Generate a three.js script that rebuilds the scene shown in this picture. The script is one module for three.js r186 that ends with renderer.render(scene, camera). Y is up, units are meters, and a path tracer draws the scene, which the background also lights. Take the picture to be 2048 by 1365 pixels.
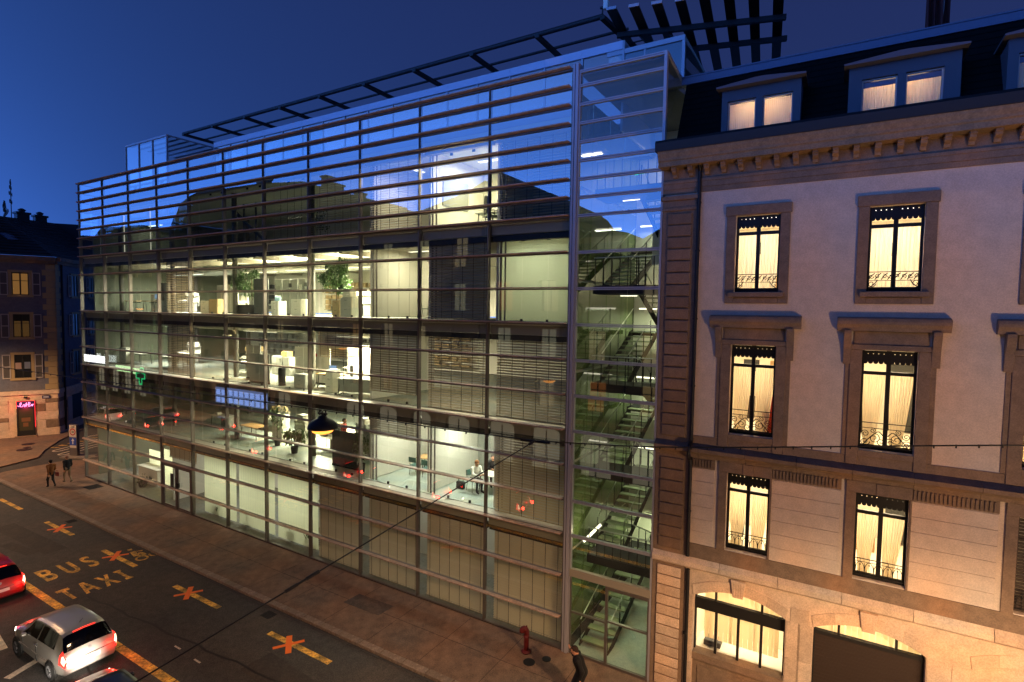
import * as THREE from 'three';
import { mergeGeometries, toCreasedNormals } from 'three/addons/utils/BufferGeometryUtils.js';
import { RoundedBoxGeometry } from 'three/addons/geometries/RoundedBoxGeometry.js';
import { MarchingCubes } from 'three/addons/objects/MarchingCubes.js';
import { RectAreaLightUniformsLib } from 'three/addons/lights/RectAreaLightUniformsLib.js';
import { FontLoader } from 'three/addons/loaders/FontLoader.js';
import { TextGeometry } from 'three/addons/geometries/TextGeometry.js';

// ---------------------------------------------------------------- camera, sky, exposure
RectAreaLightUniformsLib.init();
const V = (x, y, z) => new THREE.Vector3(x, y, z);
const scene = new THREE.Scene();
const camera = new THREE.PerspectiveCamera(63.88, 1024 / 682, 0.1, 900);
camera.position.set(7.838, 11.728, 16.819);
camera.rotation.set(-3.081 * Math.PI / 180, 30.839 * Math.PI / 180, 0.861 * Math.PI / 180, 'YXZ');
const renderer = new THREE.WebGLRenderer({ antialias: true });
renderer.toneMapping = THREE.LinearToneMapping;
renderer.toneMappingExposure = 1.0;
renderer.shadowMap.enabled = true;

{ // dusk sky: deep blue overhead, paler toward the horizon, the afterglow in the west (beyond the far side of the street)
  const W = 512, H = 256, d = new Float32Array(W * H * 4);
  const glow = V(-0.55, 0, 0.835).normalize();
  for (let j = 0; j < H; j++) for (let i = 0; i < W; i++) {
    const el = ((j + 0.5) / H - 0.5) * Math.PI, az = ((i + 0.5) / W - 0.5) * 2 * Math.PI;
    const c = Math.cos(el), dx = Math.cos(az) * c, dz = Math.sin(az) * c, e = Math.max(0, el);
    const t = Math.pow(Math.min(1, e / 1.2), 0.55);
    const low = [0.018, 0.068, 0.285], high = [0.0085, 0.0195, 0.092];
    const q = 0.5 + 0.5 * (Math.cos(az) * glow.x + Math.sin(az) * glow.z);
    const w = Math.pow(q, 1.6), band = Math.exp(-e / 0.16) * Math.pow(q, 9);
    const boost = 0.62 + 1.0 * w * (0.35 + 0.65 * Math.exp(-e / 0.7)) + 42 * Math.pow(q, 7.2) * Math.exp(-e / 0.22);
    const k = (j * W + i) * 4;
    for (let m = 0; m < 3; m++) d[k + m] = (low[m] + (high[m] - low[m]) * t) * boost * (1 + (q > 0 ? Math.pow(q, 3) * [-0.35, 0.1, 0.12][m] : 0)) + band * [0.45, 0.40, 0.60][m] + 0.008 * (1 - q) * [1, 0.35, 0.5][m];
    d[k + 3] = 1;
  }
  const sky = new THREE.DataTexture(d, W, H, THREE.RGBAFormat, THREE.FloatType);
  sky.mapping = THREE.EquirectangularReflectionMapping; sky.magFilter = sky.minFilter = THREE.LinearFilter; sky.needsUpdate = true;
  scene.background = sky; scene.environment = sky;
}
// last light of the sunken sun, very soft
const sun = new THREE.DirectionalLight(0x9fb4ff, 0.05);
sun.position.set(-55, 25, 83); sun.shadow.radius = 60; sun.castShadow = true;
sun.shadow.camera.left = -70; sun.shadow.camera.right = 40; sun.shadow.camera.top = 40; sun.shadow.camera.bottom = -40; sun.shadow.camera.far = 250;
scene.add(sun);

// ---------------------------------------------------------------- helpers
let seed = 7;
const rnd = () => { seed = (seed * 1664525 + 1013904223) >>> 0; return seed / 4294967296; };
const rr = (a, b) => a + (b - a) * rnd();
function hash(x, y, s) { let h = (x * 374761393 + y * 668265263 + s * 974634777) | 0; h = Math.imul(h ^ (h >>> 13), 1274126177); h ^= h >>> 16; return (h >>> 0) / 4294967296; }
function vnoise(x, y, p, s) {
  const xi = Math.floor(x), yi = Math.floor(y), fx = x - xi, fy = y - yi, u = fx * fx * (3 - 2 * fx), v = fy * fy * (3 - 2 * fy);
  const X = (xi % p + p) % p, X1 = (X + 1) % p, Y = (yi % p + p) % p, Y1 = (Y + 1) % p;
  return (hash(X, Y, s) * (1 - u) + hash(X1, Y, s) * u) * (1 - v) + (hash(X, Y1, s) * (1 - u) + hash(X1, Y1, s) * u) * v;
}
// tileable texture: coarse, middle and fine noise round a base colour (sRGB 0..255); metres = size of a tile
function noiseTex(size, metres, s, base, amps, freqs = [5, 23, 128], tint = [0.02, 0, -0.02]) {
  const d = new Uint8Array(size * size * 4);
  for (let j = 0; j < size; j++) for (let i = 0; i < size; i++) {
    const u = i / size, v = j / size; let n = 0, n0 = 0;
    freqs.forEach((f, k) => { const x = vnoise(u * f, v * f, f, s + k) - 0.5; n += x * amps[k]; if (k === 0) n0 = x; });
    for (let m = 0; m < 3; m++) d[(j * size + i) * 4 + m] = Math.max(0, Math.min(255, base[m] * (1 + n * 2 + n0 * tint[m] * 6)));
    d[(j * size + i) * 4 + 3] = 255;
  }
  const t = new THREE.DataTexture(d, size, size); t.colorSpace = THREE.SRGBColorSpace; t.wrapS = t.wrapT = THREE.RepeatWrapping;
  t.magFilter = THREE.LinearFilter; t.minFilter = THREE.LinearFilter; t.repeat.set(1 / metres, 1 / metres); t.needsUpdate = true; return t;
}
const std = (o) => new THREE.MeshStandardMaterial(o);
const phys = (o) => new THREE.MeshPhysicalMaterial(o);
const flat = (c, roughness = 0.8, metalness = 0) => std({ color: c, roughness, metalness });
function texMat(map, roughness, bump = 0, o = {}) { return std(Object.assign({ map, roughness, bumpMap: bump ? map : null, bumpScale: bump }, o)); }
const M = {
  asphalt: texMat(noiseTex(1024, 6, 11, [60, 55, 51], [0.09, 0.10, 0.34], [4, 31, 340]), 0.85, 0.006),
  pavement: texMat(noiseTex(1024, 5, 21, [114, 92, 76], [0.07, 0.10, 0.16], [4, 27, 300]), 0.88, 0.004),
  kerb: texMat(noiseTex(256, 1.5, 31, [125, 113, 103], [0.06, 0.10, 0.15], [3, 17, 90]), 0.85, 0.004),
  stucco: texMat(noiseTex(512, 3, 41, [200, 180, 160], [0.014, 0.03, 0.06], [3, 19, 200]), 0.92, 0.002),
  sandstone: texMat(noiseTex(512, 2.2, 51, [124, 103, 84], [0.05, 0.06, 0.09], [3, 17, 120]), 0.9, 0.004),
  limestone: texMat(noiseTex(512, 2.6, 61, [193, 172, 150], [0.03, 0.05, 0.08], [3, 15, 130]), 0.9, 0.003),
  slate: phys({ map: noiseTex(512, 2, 71, [14, 14, 14], [0.08, 0.12, 0.15], [4, 22, 90]), roughness: 0.95, specularIntensity: 0.2 }),
  greystucco: texMat(noiseTex(256, 3, 81, [98, 96, 104], [0.03, 0.05, 0.07], [3, 19, 90]), 0.92),
  lilac: flat(0x9c9aa0, 0.55, 0.2),
  alu: std({ color: 0x736b66, roughness: 0.45, metalness: 0.65 }),
  post: std({ color: 0x5a5552, roughness: 0.4, metalness: 0.7 }),
  blade: texMat(noiseTex(256, 2, 91, [168, 142, 122], [0.06, 0.08, 0.10], [3, 19, 90]), 0.55, 0, { metalness: 0.1 }),
  spandrel: flat(0x8e8676, 0.6, 0.1),
  black: flat(0x0d0c0c, 0.6),
  iron: flat(0x0c0b0b, 0.5, 0.4),
  steel: flat(0x24272a, 0.5, 0.6),
  darksteel: flat(0x1b1c1e, 0.65, 0.3),
  slat: phys({ color: 0xc6b698, roughness: 1, transmission: 0.12, thickness: 0 }),
  tape: flat(0x1c1b1a, 0.9),
  white: flat(0xd2cdc0, 0.7), offwhite: flat(0xcac6b8, 0.75), grey: flat(0x8f8f88, 0.7), darkgrey: flat(0x3c3d3c, 0.7),
  floor: texMat(noiseTex(256, 2, 95, [178, 182, 168], [0.03, 0.03, 0.05], [3, 19, 90]), 0.4),
  carpet: texMat(noiseTex(256, 2, 96, [120, 120, 108], [0.03, 0.05, 0.12], [3, 19, 120]), 0.95),
  ceiling: flat(0xd8d4c6, 0.85), greenwall: flat(0x5e614f, 0.7),
  wood: flat(0xb08a5a, 0.6), darkwood: flat(0x2a1d15, 0.7), teal: flat(0x2b5f58, 0.6), leather: flat(0x151515, 0.5),
  leaf: phys({ color: 0x3c5a24, roughness: 0.6, side: THREE.DoubleSide, transmission: 0.35, thickness: 0 }),
  bark: flat(0x4a3a2a, 0.9), shutter: flat(0xa39c98, 0.8), tan: flat(0x9a8560, 0.85),
  paintY: texMat(noiseTex(256, 1.2, 97, [188, 144, 60], [0.20, 0.30, 0.40], [3, 17, 110]), 0.7), paintO: flat(0xf0701c, 0.6),
  paintW: texMat(noiseTex(256, 1.2, 98, [190, 178, 160], [0.10, 0.12, 0.2], [3, 17, 110]), 0.75),
  glass: phys({ color: 0xf0f6f2, roughness: 0, transmission: 1, thickness: 0, ior: 2.33 }),
  inner: phys({ color: 0xeef4ee, roughness: 0, transmission: 1, thickness: 0, ior: 1.35 }),
  towerGlass: phys({ color: 0xe6eef4, roughness: 0, transmission: 1, thickness: 0, ior: 1.6 }),
  window: phys({ color: 0xffffff, roughness: 0, transmission: 1, thickness: 0, ior: 1.45 }),
  frosted: phys({ color: 0xe6e8c4, roughness: 1, transmission: 0.85, thickness: 0, ior: 1.3 }),
  curtainWhite: phys({ color: 0xfaf3e2, roughness: 0.95, transmission: 0.55, thickness: 0, side: THREE.DoubleSide }),
  curtain: phys({ color: 0xf6ead0, roughness: 0.95, transmission: 0.5, thickness: 0, side: THREE.DoubleSide }),
  tyre: flat(0x0c0c0c, 0.9), rim: std({ color: 0x8c8c90, roughness: 0.35, metalness: 0.8 }),
  carglass: phys({ color: 0x040405, roughness: 0.05, metalness: 0, ior: 1.35 }),
};
const glow = (c, k) => std({ color: 0x111111, emissive: c, emissiveIntensity: k, roughness: 0.6 });
M.tube = glow(0xfff2d8, 3.0); M.tubeCool = glow(0xf2fff0, 3.0); M.warmBulb = glow(0xffa040, 2.6);

function uvWorld(g) { // uv in metres from the dominant direction of each face
  if (g.index) g = g.toNonIndexed();
  g.computeBoundingBox();
  const p = g.attributes.position, n = g.attributes.normal, uv = new Float32Array(p.count * 2);
  for (let i = 0; i < p.count; i++) {
    const ax = Math.abs(n.getX(i)), ay = Math.abs(n.getY(i)), az = Math.abs(n.getZ(i));
    if (ay > ax && ay > az) { uv[2 * i] = p.getX(i); uv[2 * i + 1] = p.getZ(i); }
    else if (ax > az) { uv[2 * i] = p.getZ(i); uv[2 * i + 1] = p.getY(i); }
    else { uv[2 * i] = p.getX(i); uv[2 * i + 1] = p.getY(i); }
  }
  g.setAttribute('uv', new THREE.BufferAttribute(uv, 2));
  return g;
}
function clean(g) {
  if (g.index) g = g.toNonIndexed();
  for (const k of Object.keys(g.attributes)) if (!['position', 'normal', 'uv', 'color'].includes(k)) g.deleteAttribute(k);
  if (!g.attributes.normal) g.computeVertexNormals();
  return uvWorld(g);
}
const taken = {};
function numbered(n) { const k = taken[n] = (taken[n] ?? -1) + 1; return k ? n + '_' + String(k).padStart(3, '0') : n; }
function mesh(name, geoms, mat, parent, label) {
  geoms = Array.isArray(geoms) ? geoms : [geoms];
  const g = mergeGeometries(geoms.map(clean));
  const m = new THREE.Mesh(g, mat);
  m.name = parent ? name : numbered(name);
  (parent || scene).add(m);
  if (label) m.userData.label = label;
  return m;
}
function raw(name, geom, mat, parent) { const m = new THREE.Mesh(geom, mat); m.name = name; parent.add(m); return m; }
function tag(o, label, category, group, kind) { o.userData.label = label; if (category) o.userData.category = category; if (group) o.userData.group = group; if (kind) o.userData.kind = kind; return o; }
function thing(name, label, category, pos = [0, 0, 0], turn = 0, group) {
  const o = new THREE.Group(); o.name = numbered(name); o.position.set(...pos); o.rotation.y = turn; scene.add(o);
  return tag(o, label, category, group);
}
function structure(o, label) { o.userData.kind = 'structure'; if (label) o.userData.label = label; return o; }
const B = (x0, x1, y0, y1, z0, z1) => new THREE.BoxGeometry(x1 - x0, y1 - y0, z1 - z0).translate((x0 + x1) / 2, (y0 + y1) / 2, (z0 + z1) / 2);
const RB = (x0, x1, y0, y1, z0, z1, r = 0.02, s = 1) => new RoundedBoxGeometry(x1 - x0, y1 - y0, z1 - z0, s, Math.min(r, (x1 - x0) / 2.05, (y1 - y0) / 2.05, (z1 - z0) / 2.05)).translate((x0 + x1) / 2, (y0 + y1) / 2, (z0 + z1) / 2);
function bar(a, b, r, seg = 6) { // round bar between two points
  const A = V(...a), C = V(...b), d = C.clone().sub(A), g = new THREE.CylinderGeometry(r, r, d.length(), seg);
  g.applyQuaternion(new THREE.Quaternion().setFromUnitVectors(V(0, 1, 0), d.clone().normalize())); return g.translate((A.x + C.x) / 2, (A.y + C.y) / 2, (A.z + C.z) / 2);
}
function beam(a, b, w, h) { // rectangular bar, w across, h upright
  const A = V(...a), C = V(...b), d = C.clone().sub(A), g = new THREE.BoxGeometry(w, h, d.length());
  const q = new THREE.Matrix4().lookAt(A, C, V(0, 1, 0)); g.applyMatrix4(q); return g.translate((A.x + C.x) / 2, (A.y + C.y) / 2, (A.z + C.z) / 2);
}
const tube = (pts, r, seg = 24, rad = 6) => new THREE.TubeGeometry(new THREE.CatmullRomCurve3(pts.map((p) => V(...p))), seg, r, rad);
const lathe = (pts, n = 16) => new THREE.LatheGeometry(pts.map(([x, y]) => new THREE.Vector2(x, y)), n);
function extrude(shape, depth, bevel = 0) {
  return new THREE.ExtrudeGeometry(shape, { depth, bevelEnabled: bevel > 0, bevelSize: bevel, bevelThickness: bevel, bevelSegments: 1, curveSegments: 14 });
}
function poly(pts) { const s = new THREE.Shape(); pts.forEach(([x, y], i) => i ? s.lineTo(x, y) : s.moveTo(x, y)); s.closePath(); return s; }
function sheet(pts, y, thick) { // flat ground piece, pts as [x, z]
  return extrude(poly(pts.map(([x, z]) => [x, -z])), thick).rotateX(-Math.PI / 2).translate(0, y - thick, 0);
}
function areaLight(x, y, z, w, h, color, I, down = true, tilt = 0) {
  const l = new THREE.RectAreaLight(color, I, w, h); l.position.set(x, y, z);
  l.rotation.x = (down ? -1 : 1) * Math.PI / 2 + tilt; l.name = 'lamp_light'; scene.add(l); return l;
}
THREE.BufferGeometry.prototype.alongX = function () { this.rotateY(-Math.PI / 2); this.computeBoundingBox(); return this.translate(-this.boundingBox.min.x, 0, 0); };
function curtainGeo(x0, x1, y0, y1, z, gather, folds, depth) { // hanging cloth with folds; gather pulls its foot to one side
  const g = new THREE.PlaneGeometry(1, 1, folds * 8, 12), q = g.attributes.position;
  for (let i = 0; i < q.count; i++) {
    const u = q.getX(i) + 0.5, v = q.getY(i) + 0.5, dn = (1 - v);
    const W0 = x1 - x0, ga = Math.abs(gather); let a = x0, b = x1; if (gather > 0) { a = x0 + W0 * ga * 0.3 * dn; b = x1 - W0 * ga * Math.pow(dn, 1.3); } else if (gather < 0) { b = x1 - W0 * ga * 0.9 * Math.pow(dn, 1.3); a = x0 + W0 * ga * 0.45 * dn; }
    q.setXYZ(i, a + (b - a) * u, y0 + (y1 - y0) * v, z + depth * Math.sin(u * folds * 6.283 + 0.7 * Math.sin(v * 3)) * (0.5 + 0.5 * dn) + depth * 0.4 * Math.sin(u * folds * 15.1));
  }
  g.computeVertexNormals(); return g;
}

const varied = new Map();
function vary(m) { if (!varied.has(m)) varied.set(m, [0.84, 0.94, 1.0, 1.08].map((k) => { const c = m.clone(); c.color.setRGB(k, k * 0.99, k * 0.97); return c; })); return varied.get(m)[Math.floor(rnd() * 4)]; }
// ---------------------------------------------------------------- ground
const RY = -0.10; // road level; the pavement is at 0
structure(mesh('road', sheet([[-300, -200], [300, -200], [300, 200], [-300, 200]], RY, 0.3), M.asphalt), 'dark brown asphalt road with bus lane');
const road = scene.children[scene.children.length - 1];
structure(mesh('pavement', [sheet([[-41.9, -0.02], [-36.1, -0.02], [-36.1, -14], [-38.6, -14], [-39.8, -3], [-41.9, -0.9]], 0, 0.12), sheet([[-41.9, -0.02], [60, -0.02], [60, 3.25], [-41.2, 3.25], [-41.9, 2.7]], 0, 0.12)], M.pavement), 'brown asphalt pavement in front of the glass building');
const pavement = scene.children[scene.children.length - 1];
structure(mesh('pavement', [sheet([[-90, 3.1], [-43.6, 2.5], [-44.6, -0.2], [-46.9, -1.4], [-49.8, -3.4], [-57, -9.6], [-90, -9.6]], -0.004, 0.11)], M.pavement), 'pavement in front of the corner house with shuttered windows');
structure(mesh('pavement', sheet([[-120, 14.6], [60, 14.6], [60, 17.45], [-120, 17.45]], 0, 0.12), M.pavement), 'pavement on the camera side of the street');
{ // kerb stones
  const kerb = new THREE.Group(); kerb.name = 'kerb'; structure(kerb, 'row of pale kerb stones along the pavement edge'); scene.add(kerb);
  const g = clean(RB(-0.49, 0.49, -0.2, 0.012, -0.14, 0.14, 0.025));
  for (let i = 0; i < 62; i++) { const m = raw('kerb_stone', g, vary(M.kerb), kerb); m.position.set(-40.7 + i, rr(-0.006, 0.004), 3.39 + rr(-0.008, 0.008)); }
  // gutter: two rows of setts on the near part, a sett each
  const sg = clean(RB(-0.075, 0.075, -0.08, 0.012, -0.05, 0.05, 0.018));
  const sets = [];
  for (let i = 0; i < 300; i++) { const x = -40 + i * 0.165; sets.push(sg.clone().translate(x + rr(-0.01, 0.01), RY + rr(0, 0.006), 3.60)); }
  const s = mesh('gutter_setts', sets, M.darkgrey, kerb); s.userData.kind = 'stuff';
}
// ---- painted markings, sheets 4 mm above the road
const font = await new FontLoader().loadAsync('fonts/droid/droid_sans_bold.typeface.json');
const MY = RY + 0.004;
function strip(name, a, b, w, mat, parent, y = MY) {
  const d = Math.hypot(b[0] - a[0], b[1] - a[1]), nx = -(b[1] - a[1]) / d * w / 2, nz = (b[0] - a[0]) / d * w / 2;
  return mesh(name, sheet([[a[0] + nx, a[1] + nz], [b[0] + nx, b[1] + nz], [b[0] - nx, b[1] - nz], [a[0] - nx, a[1] - nz]], y, 0.003), mat, parent);
}
const rc = (x, z) => [7.838 + (x - 7.838) * 1.0085, 16.819 + (z - 16.819) * 1.0085]; // a place read at pavement level, taken down to the road
for (const [a, b] of [[-42, -38.4], [-35.1, -31.9], [-28.5, -25.3], [-22.05, -18.95], [-15.7, -12.5], [-9.4, -6.2], [-3.1, 0.1]]) strip('lane_dash', rc(a, 4.77), rc(b, 4.77), 0.22, M.paintY, road);
for (const [a, b] of [[-60, -17.1], [-17.0, -13.0], [-12.95, -9.6], [-9.55, 6]]) strip('bus_lane_line', rc(a, 8.03), rc(b, 8.03), 0.28, M.paintY, road);
for (const [x, z] of [[-26.85, 4.76], [-20.85, 4.75], [-14.6, 4.80], [-8.2, 4.85]]) {
  const [cx, cz] = rc(x, z);
  strip('orange_cross', [cx - 0.28, cz + 0.44], [cx + 0.28, cz - 0.44], 0.15, M.paintO, road, MY + 0.004);
  strip('orange_cross', [cx - 0.42, cz - 0.34], [cx + 0.42, cz + 0.34], 0.20, M.paintO, road, MY + 0.008);
}
function roadText(txt, org, right, up, wTotal, hTotal) { // letters laid flat: right = reading direction, up = towards the tops, [x, z]
  const g = new TextGeometry(txt.split('').join('\u2009'), { font, size: 1, depth: 0.003, curveSegments: 6 });
  g.computeBoundingBox(); const bb = g.boundingBox; g.translate(-bb.min.x, -bb.min.y, 0); g.scale(wTotal / (bb.max.x - bb.min.x), hTotal / (bb.max.y - bb.min.y), 1);
  const m = new THREE.Matrix4().set(right[0], up[0], 0, org[0], 0, 0, 1, MY, right[1], up[1], 0, org[1], 0, 0, 0, 1);
  return g.applyMatrix4(m);
}
mesh('bus_lettering', roadText('BUS', [-20.75, 7.36], [0.02, -1], [-1, 0], 2.0, 1.5), M.paintY, road);
mesh('taxi_lettering', roadText('TAXI', [-18.2, 7.56], [0.02, -1], [-1, 0], 2.35, 1.25), M.paintY, road);
{ // bicycle with rider, laid on the road; u towards the kerb, v towards the far end
  const g = [], P = (u, v) => [-19.83 - v, 4.1 - u];
  const ring = (u, v, r) => { const s = new THREE.Shape(); s.absellipse(0, 0, r * 1.1, r, 0, Math.PI * 2); const h = new THREE.Path(); h.absellipse(0, 0, r * 0.76, r * 0.64, 0, Math.PI * 2); s.holes.push(h); const [x, z] = P(u, v); return extrude(s, 0.003).rotateX(-Math.PI / 2).translate(x, MY, z); };
  g.push(ring(0.0, 0.0, 0.27), ring(0.56, 0.02, 0.25));
  const seg = (a, b, w) => { const p = P(...a), q = P(...b), d = Math.hypot(q[0] - p[0], q[1] - p[1]), nx = -(q[1] - p[1]) / d * w / 2, nz = (q[0] - p[0]) / d * w / 2; g.push(sheet([[p[0] + nx, p[1] + nz], [q[0] + nx, q[1] + nz], [q[0] - nx, q[1] - nz], [p[0] - nx, p[1] - nz]], MY + 0.003, 0.003)); };
  seg([-0.02, 0.42], [0.34, 0.30], 0.10); seg([-0.02, 0.45], [0.10, 1.12], 0.22); seg([0.10, 1.08], [0.42, 0.85], 0.09); seg([0.02, 0.5], [0.24, 0.72], 0.12); seg([0.24, 0.72], [0.30, 0.34], 0.12); seg([0.10, 1.32], [0.16, 1.52], 0.18);
  mesh('bicycle_symbol', g, M.paintY, road);
}
for (const [a, b] of [[[-16.35, 8.55], [-14.75, 9.35]], [[-14.8, 9.25], [-14.3, 10.6]], [[-17.6, 9.95], [-16.3, 10.1]]]) strip('lane_arrow', a, b, 0.24, M.paintW, road);
for (const [x, z] of [[-11.6, 6.9], [-10.3, 6.95], [-8.3, 7.2]]) strip('paint_fleck', [x, z], [x + 0.35, z], 0.06, M.paintW, road);
// tar seams
const tarMat = flat(0x191513, 0.7);
mesh('tar_seam', [...Array(24)].map((_, i) => { const x = -18 + i * 0.5, f = (t) => 7.0 - 0.9 * t + 0.05 * Math.sin(t * 31) + 0.02 * Math.sin(t * 83), t = i / 24, t1 = (i + 1) / 24; return sheet([[x, f(t) - 0.04], [x + 0.5, f(t1) - 0.04], [x + 0.5, f(t1) + 0.04], [x, f(t) + 0.04]], RY + 0.003, 0.002); }), tarMat, road);
mesh('tar_seam', [...Array(8)].map((_, i) => sheet([[-12.9 + i * 0.4, 9.0 + i * 0.08 - 0.03], [-12.5 + i * 0.4, 9.08 + i * 0.08 - 0.03], [-12.5 + i * 0.4, 9.08 + i * 0.08 + 0.03], [-12.9 + i * 0.4, 9.0 + i * 0.08 + 0.03]], RY + 0.003, 0.002)), tarMat, road);
// pavement details
mesh('grating', [...Array(9)].map((_, i) => B(-33.6 + i * 0.11, -33.53 + i * 0.11, -0.01, 0.012, 0.35, 1.15)), M.darksteel, pavement);
mesh('asphalt_patch', sheet([[-8.75, 1.9], [-6.9, 1.85], [-6.85, 1.05], [-8.7, 1.1]], 0.004, 0.003), texMat(noiseTex(256, 2, 99, [84, 72, 64], [0.1, 0.1, 0.2], [3, 17, 110]), 0.9), pavement);
for (const [x, z, r] of [[-0.62, 1.22, 0.2], [-0.2, 0.76, 0.15]]) mesh('manhole_cover', new THREE.CylinderGeometry(r, r, 0.02, 24).translate(x, 0.004, z), M.darksteel, pavement);
for (let i = 0; i < 22; i++) mesh('pavement_joint', sheet([[-36 + i * 2.3, 0.1], [-36 + i * 2.3 + 0.014, 0.1], [-36 + i * 2.3 + 0.014, 3.2], [-36 + i * 2.3, 3.2]], 0.003, 0.002), M.tar ||= flat(0x2a221d, 0.9), pavement);
mesh('pavement_joint', sheet([[-36, 1.62], [16, 1.62], [16, 1.634], [-36, 1.634]], 0.0025, 0.002), M.tar, pavement);
for (const [x0, z0, x1, z1, w, y] of [[-30, 6.1, -24, 5.9, 0.9, 0.001], [-8.5, 5.9, -3, 6.3, 1.1, 0.001], [-40, 9.8, -20, 10.1, 0.8, 0.001], [-27, 6.9, -24.6, 6.6, 0.5, 0.002]]) strip('asphalt_patch', [x0, z0], [x1, z1], w, M.patch ||= texMat(noiseTex(256, 2, 93, [52, 47, 44], [0.1, 0.1, 0.25], [3, 17, 110]), 0.9), road, RY + y + 0.001);
for (const [x, z] of [[-27.8, 3.9], [-10.6, 3.95]]) mesh('road_drain', [...Array(7)].map((_, i) => B(x - 0.25 + i * 0.075, x - 0.21 + i * 0.075, RY - 0.01, RY + 0.012, z - 0.2, z + 0.2)), M.darksteel, road);
mesh('manhole_cover', new THREE.CylinderGeometry(0.32, 0.32, 0.02, 24).translate(-5.2, RY, 6.9), M.darksteel, road);
mesh('drain_channel', sheet([[-42.5, 2.75], [-41.95, 2.75], [-42.0, -0.3], [-42.6, -0.3]], RY + 0.004, 0.003), tarMat, road);
for (const [x, z, w] of [[-50.2, -1.4, 0.9], [-48.9, -0.9, 0.5], [-48.2, -0.5, 1.0]]) mesh('manhole_cover', new THREE.CylinderGeometry(w / 2, w / 2, 0.02, 20).translate(x, 0.0, z), M.darksteel, road);
{ // white loops and yellow zigzag on the side street
  const loop = (cx, cz, len, w, ang) => { const s = new THREE.Shape(), h = new THREE.Path(), r = w / 2; s.moveTo(0, -r); s.lineTo(len, -r); s.absarc(len, 0, r, -Math.PI / 2, Math.PI / 2); s.lineTo(0, r); s.absarc(0, 0, r, Math.PI / 2, Math.PI * 1.5);
    const q = r - 0.13; h.moveTo(0, -q); h.lineTo(len, -q); h.absarc(len, 0, q, -Math.PI / 2, Math.PI / 2); h.lineTo(0, q); h.absarc(0, 0, q, Math.PI / 2, Math.PI * 1.5); s.holes.push(h);
    return extrude(s, 0.003).rotateX(-Math.PI / 2).rotateY(ang).translate(cx, MY, cz); };
  mesh('white_loop_marking', [loop(-46.2, -2.0, 5.5, 0.75, 1.95), loop(-44.6, -1.8, 5.5, 0.75, 1.95)], M.paintW, road);
  const z = []; for (let i = 0; i < 9; i++) { const t = i * 0.75, x = -47.6 - t * 0.37, zz = -2.0 - t * 0.93; z.push(sheet([[x - 0.25, zz], [x + 0.35, zz - 0.3], [x + 0.3, zz - 0.55], [x - 0.3, zz - 0.25]], MY, 0.003)); }
  mesh('yellow_zigzag_marking', z, M.paintY, road);
}

// ---------------------------------------------------------------- glass office building
const BW = 3.2764, X0 = -11 * BW, FL = [0, 4.145, 7.745, 11.345, 14.945];
const rowsY = []; for (let i = 0; i <= 8; i++) rowsY.push(19.745 - 0.6 * i);
for (let i = 1; i <= 9; i++) rowsY.push(14.945 - 1.2 * i); rowsY.push(2.683, 1.205, 0.06);
const bx = (b) => [-b * BW, -(b - 1) * BW]; // bay 1 is next to the stair tower
const office = thing('glass_office_building', 'long office building with double glass facade and brown horizontal sun blades', 'office building');
for (let i = 0; i <= 11; i++) mesh('mullion', [B(-i * BW - 0.027, -i * BW + 0.027, 0, 19.72, -0.14, 0.035), B(-i * BW - 0.012, -i * BW + 0.012, 0, 19.72, 0.036, 0.06)], M.alu, office);
for (let r = 0; r < rowsY.length; r++) mesh('transom', [B(X0, 0, rowsY[r] - 0.055, rowsY[r] - 0.012, -0.10, 0.045), B(X0, 0, rowsY[r] + 0.0, rowsY[r] + 0.012, -0.10, 0.03)], M.alu, office);
{ // blades: rounded at the left corner, running back round it
  const s = new THREE.Shape(), xe = X0 - 0.28, r = 0.5;
  s.moveTo(-0.06, 0.05); s.lineTo(-0.06, 0.22); s.lineTo(xe + r, 0.22); s.absarc(xe + r, 0.22 - r, r, Math.PI / 2, Math.PI, false); s.lineTo(xe, -1.6); s.lineTo(xe + 0.2, -1.6); s.lineTo(xe + 0.2, -0.15); s.lineTo(X0 + 0.05, 0.05); s.closePath();
  const g = clean(extrude(s, 0.022, 0.008).rotateX(Math.PI / 2));
  // extrude lies in x-y; turned so that its y points to +z
  g.scale(1, 1, 1); g.applyMatrix4(new THREE.Matrix4().makeScale(1, 1, 1));
  for (let r2 = 0; r2 < 20; r2++) { const m = raw('sun_blade', g, M.blade, office); m.position.y = rowsY[r2] + 0.028; }
}
// panes, each one its own sheet, set a hair out of true
const paneGeo = {};
for (let b = 1; b <= 11; b++) for (let r = 0; r < 20; r++) {
  if (b === 8 && r >= 18) continue;
  const [x0, x1] = bx(b), y1 = rowsY[r] - 0.055, y0 = rowsY[r + 1] + 0.012, h = (y1 - y0).toFixed(3);
  paneGeo[h] ||= new THREE.PlaneGeometry(BW - 0.07, +h);
  const m = raw('glass_pane', paneGeo[h], M.glass, office); m.position.set((x0 + x1) / 2, (y0 + y1) / 2, 0);
  m.rotation.set(rr(-1, 1) * 0.0022, rr(-1, 1) * 0.003, 0);
}
// end post between facade and stair tower
mesh('corner_post', [B(0.036, 0.10, 0, 19.85, -0.2, 0.10), B(0.135, 0.235, 0, 19.85, -0.2, 0.12)], M.lilac, office);
mesh('post_recess', B(0.101, 0.134, 0, 19.8, -0.2, 0.0), M.black, office);
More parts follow.
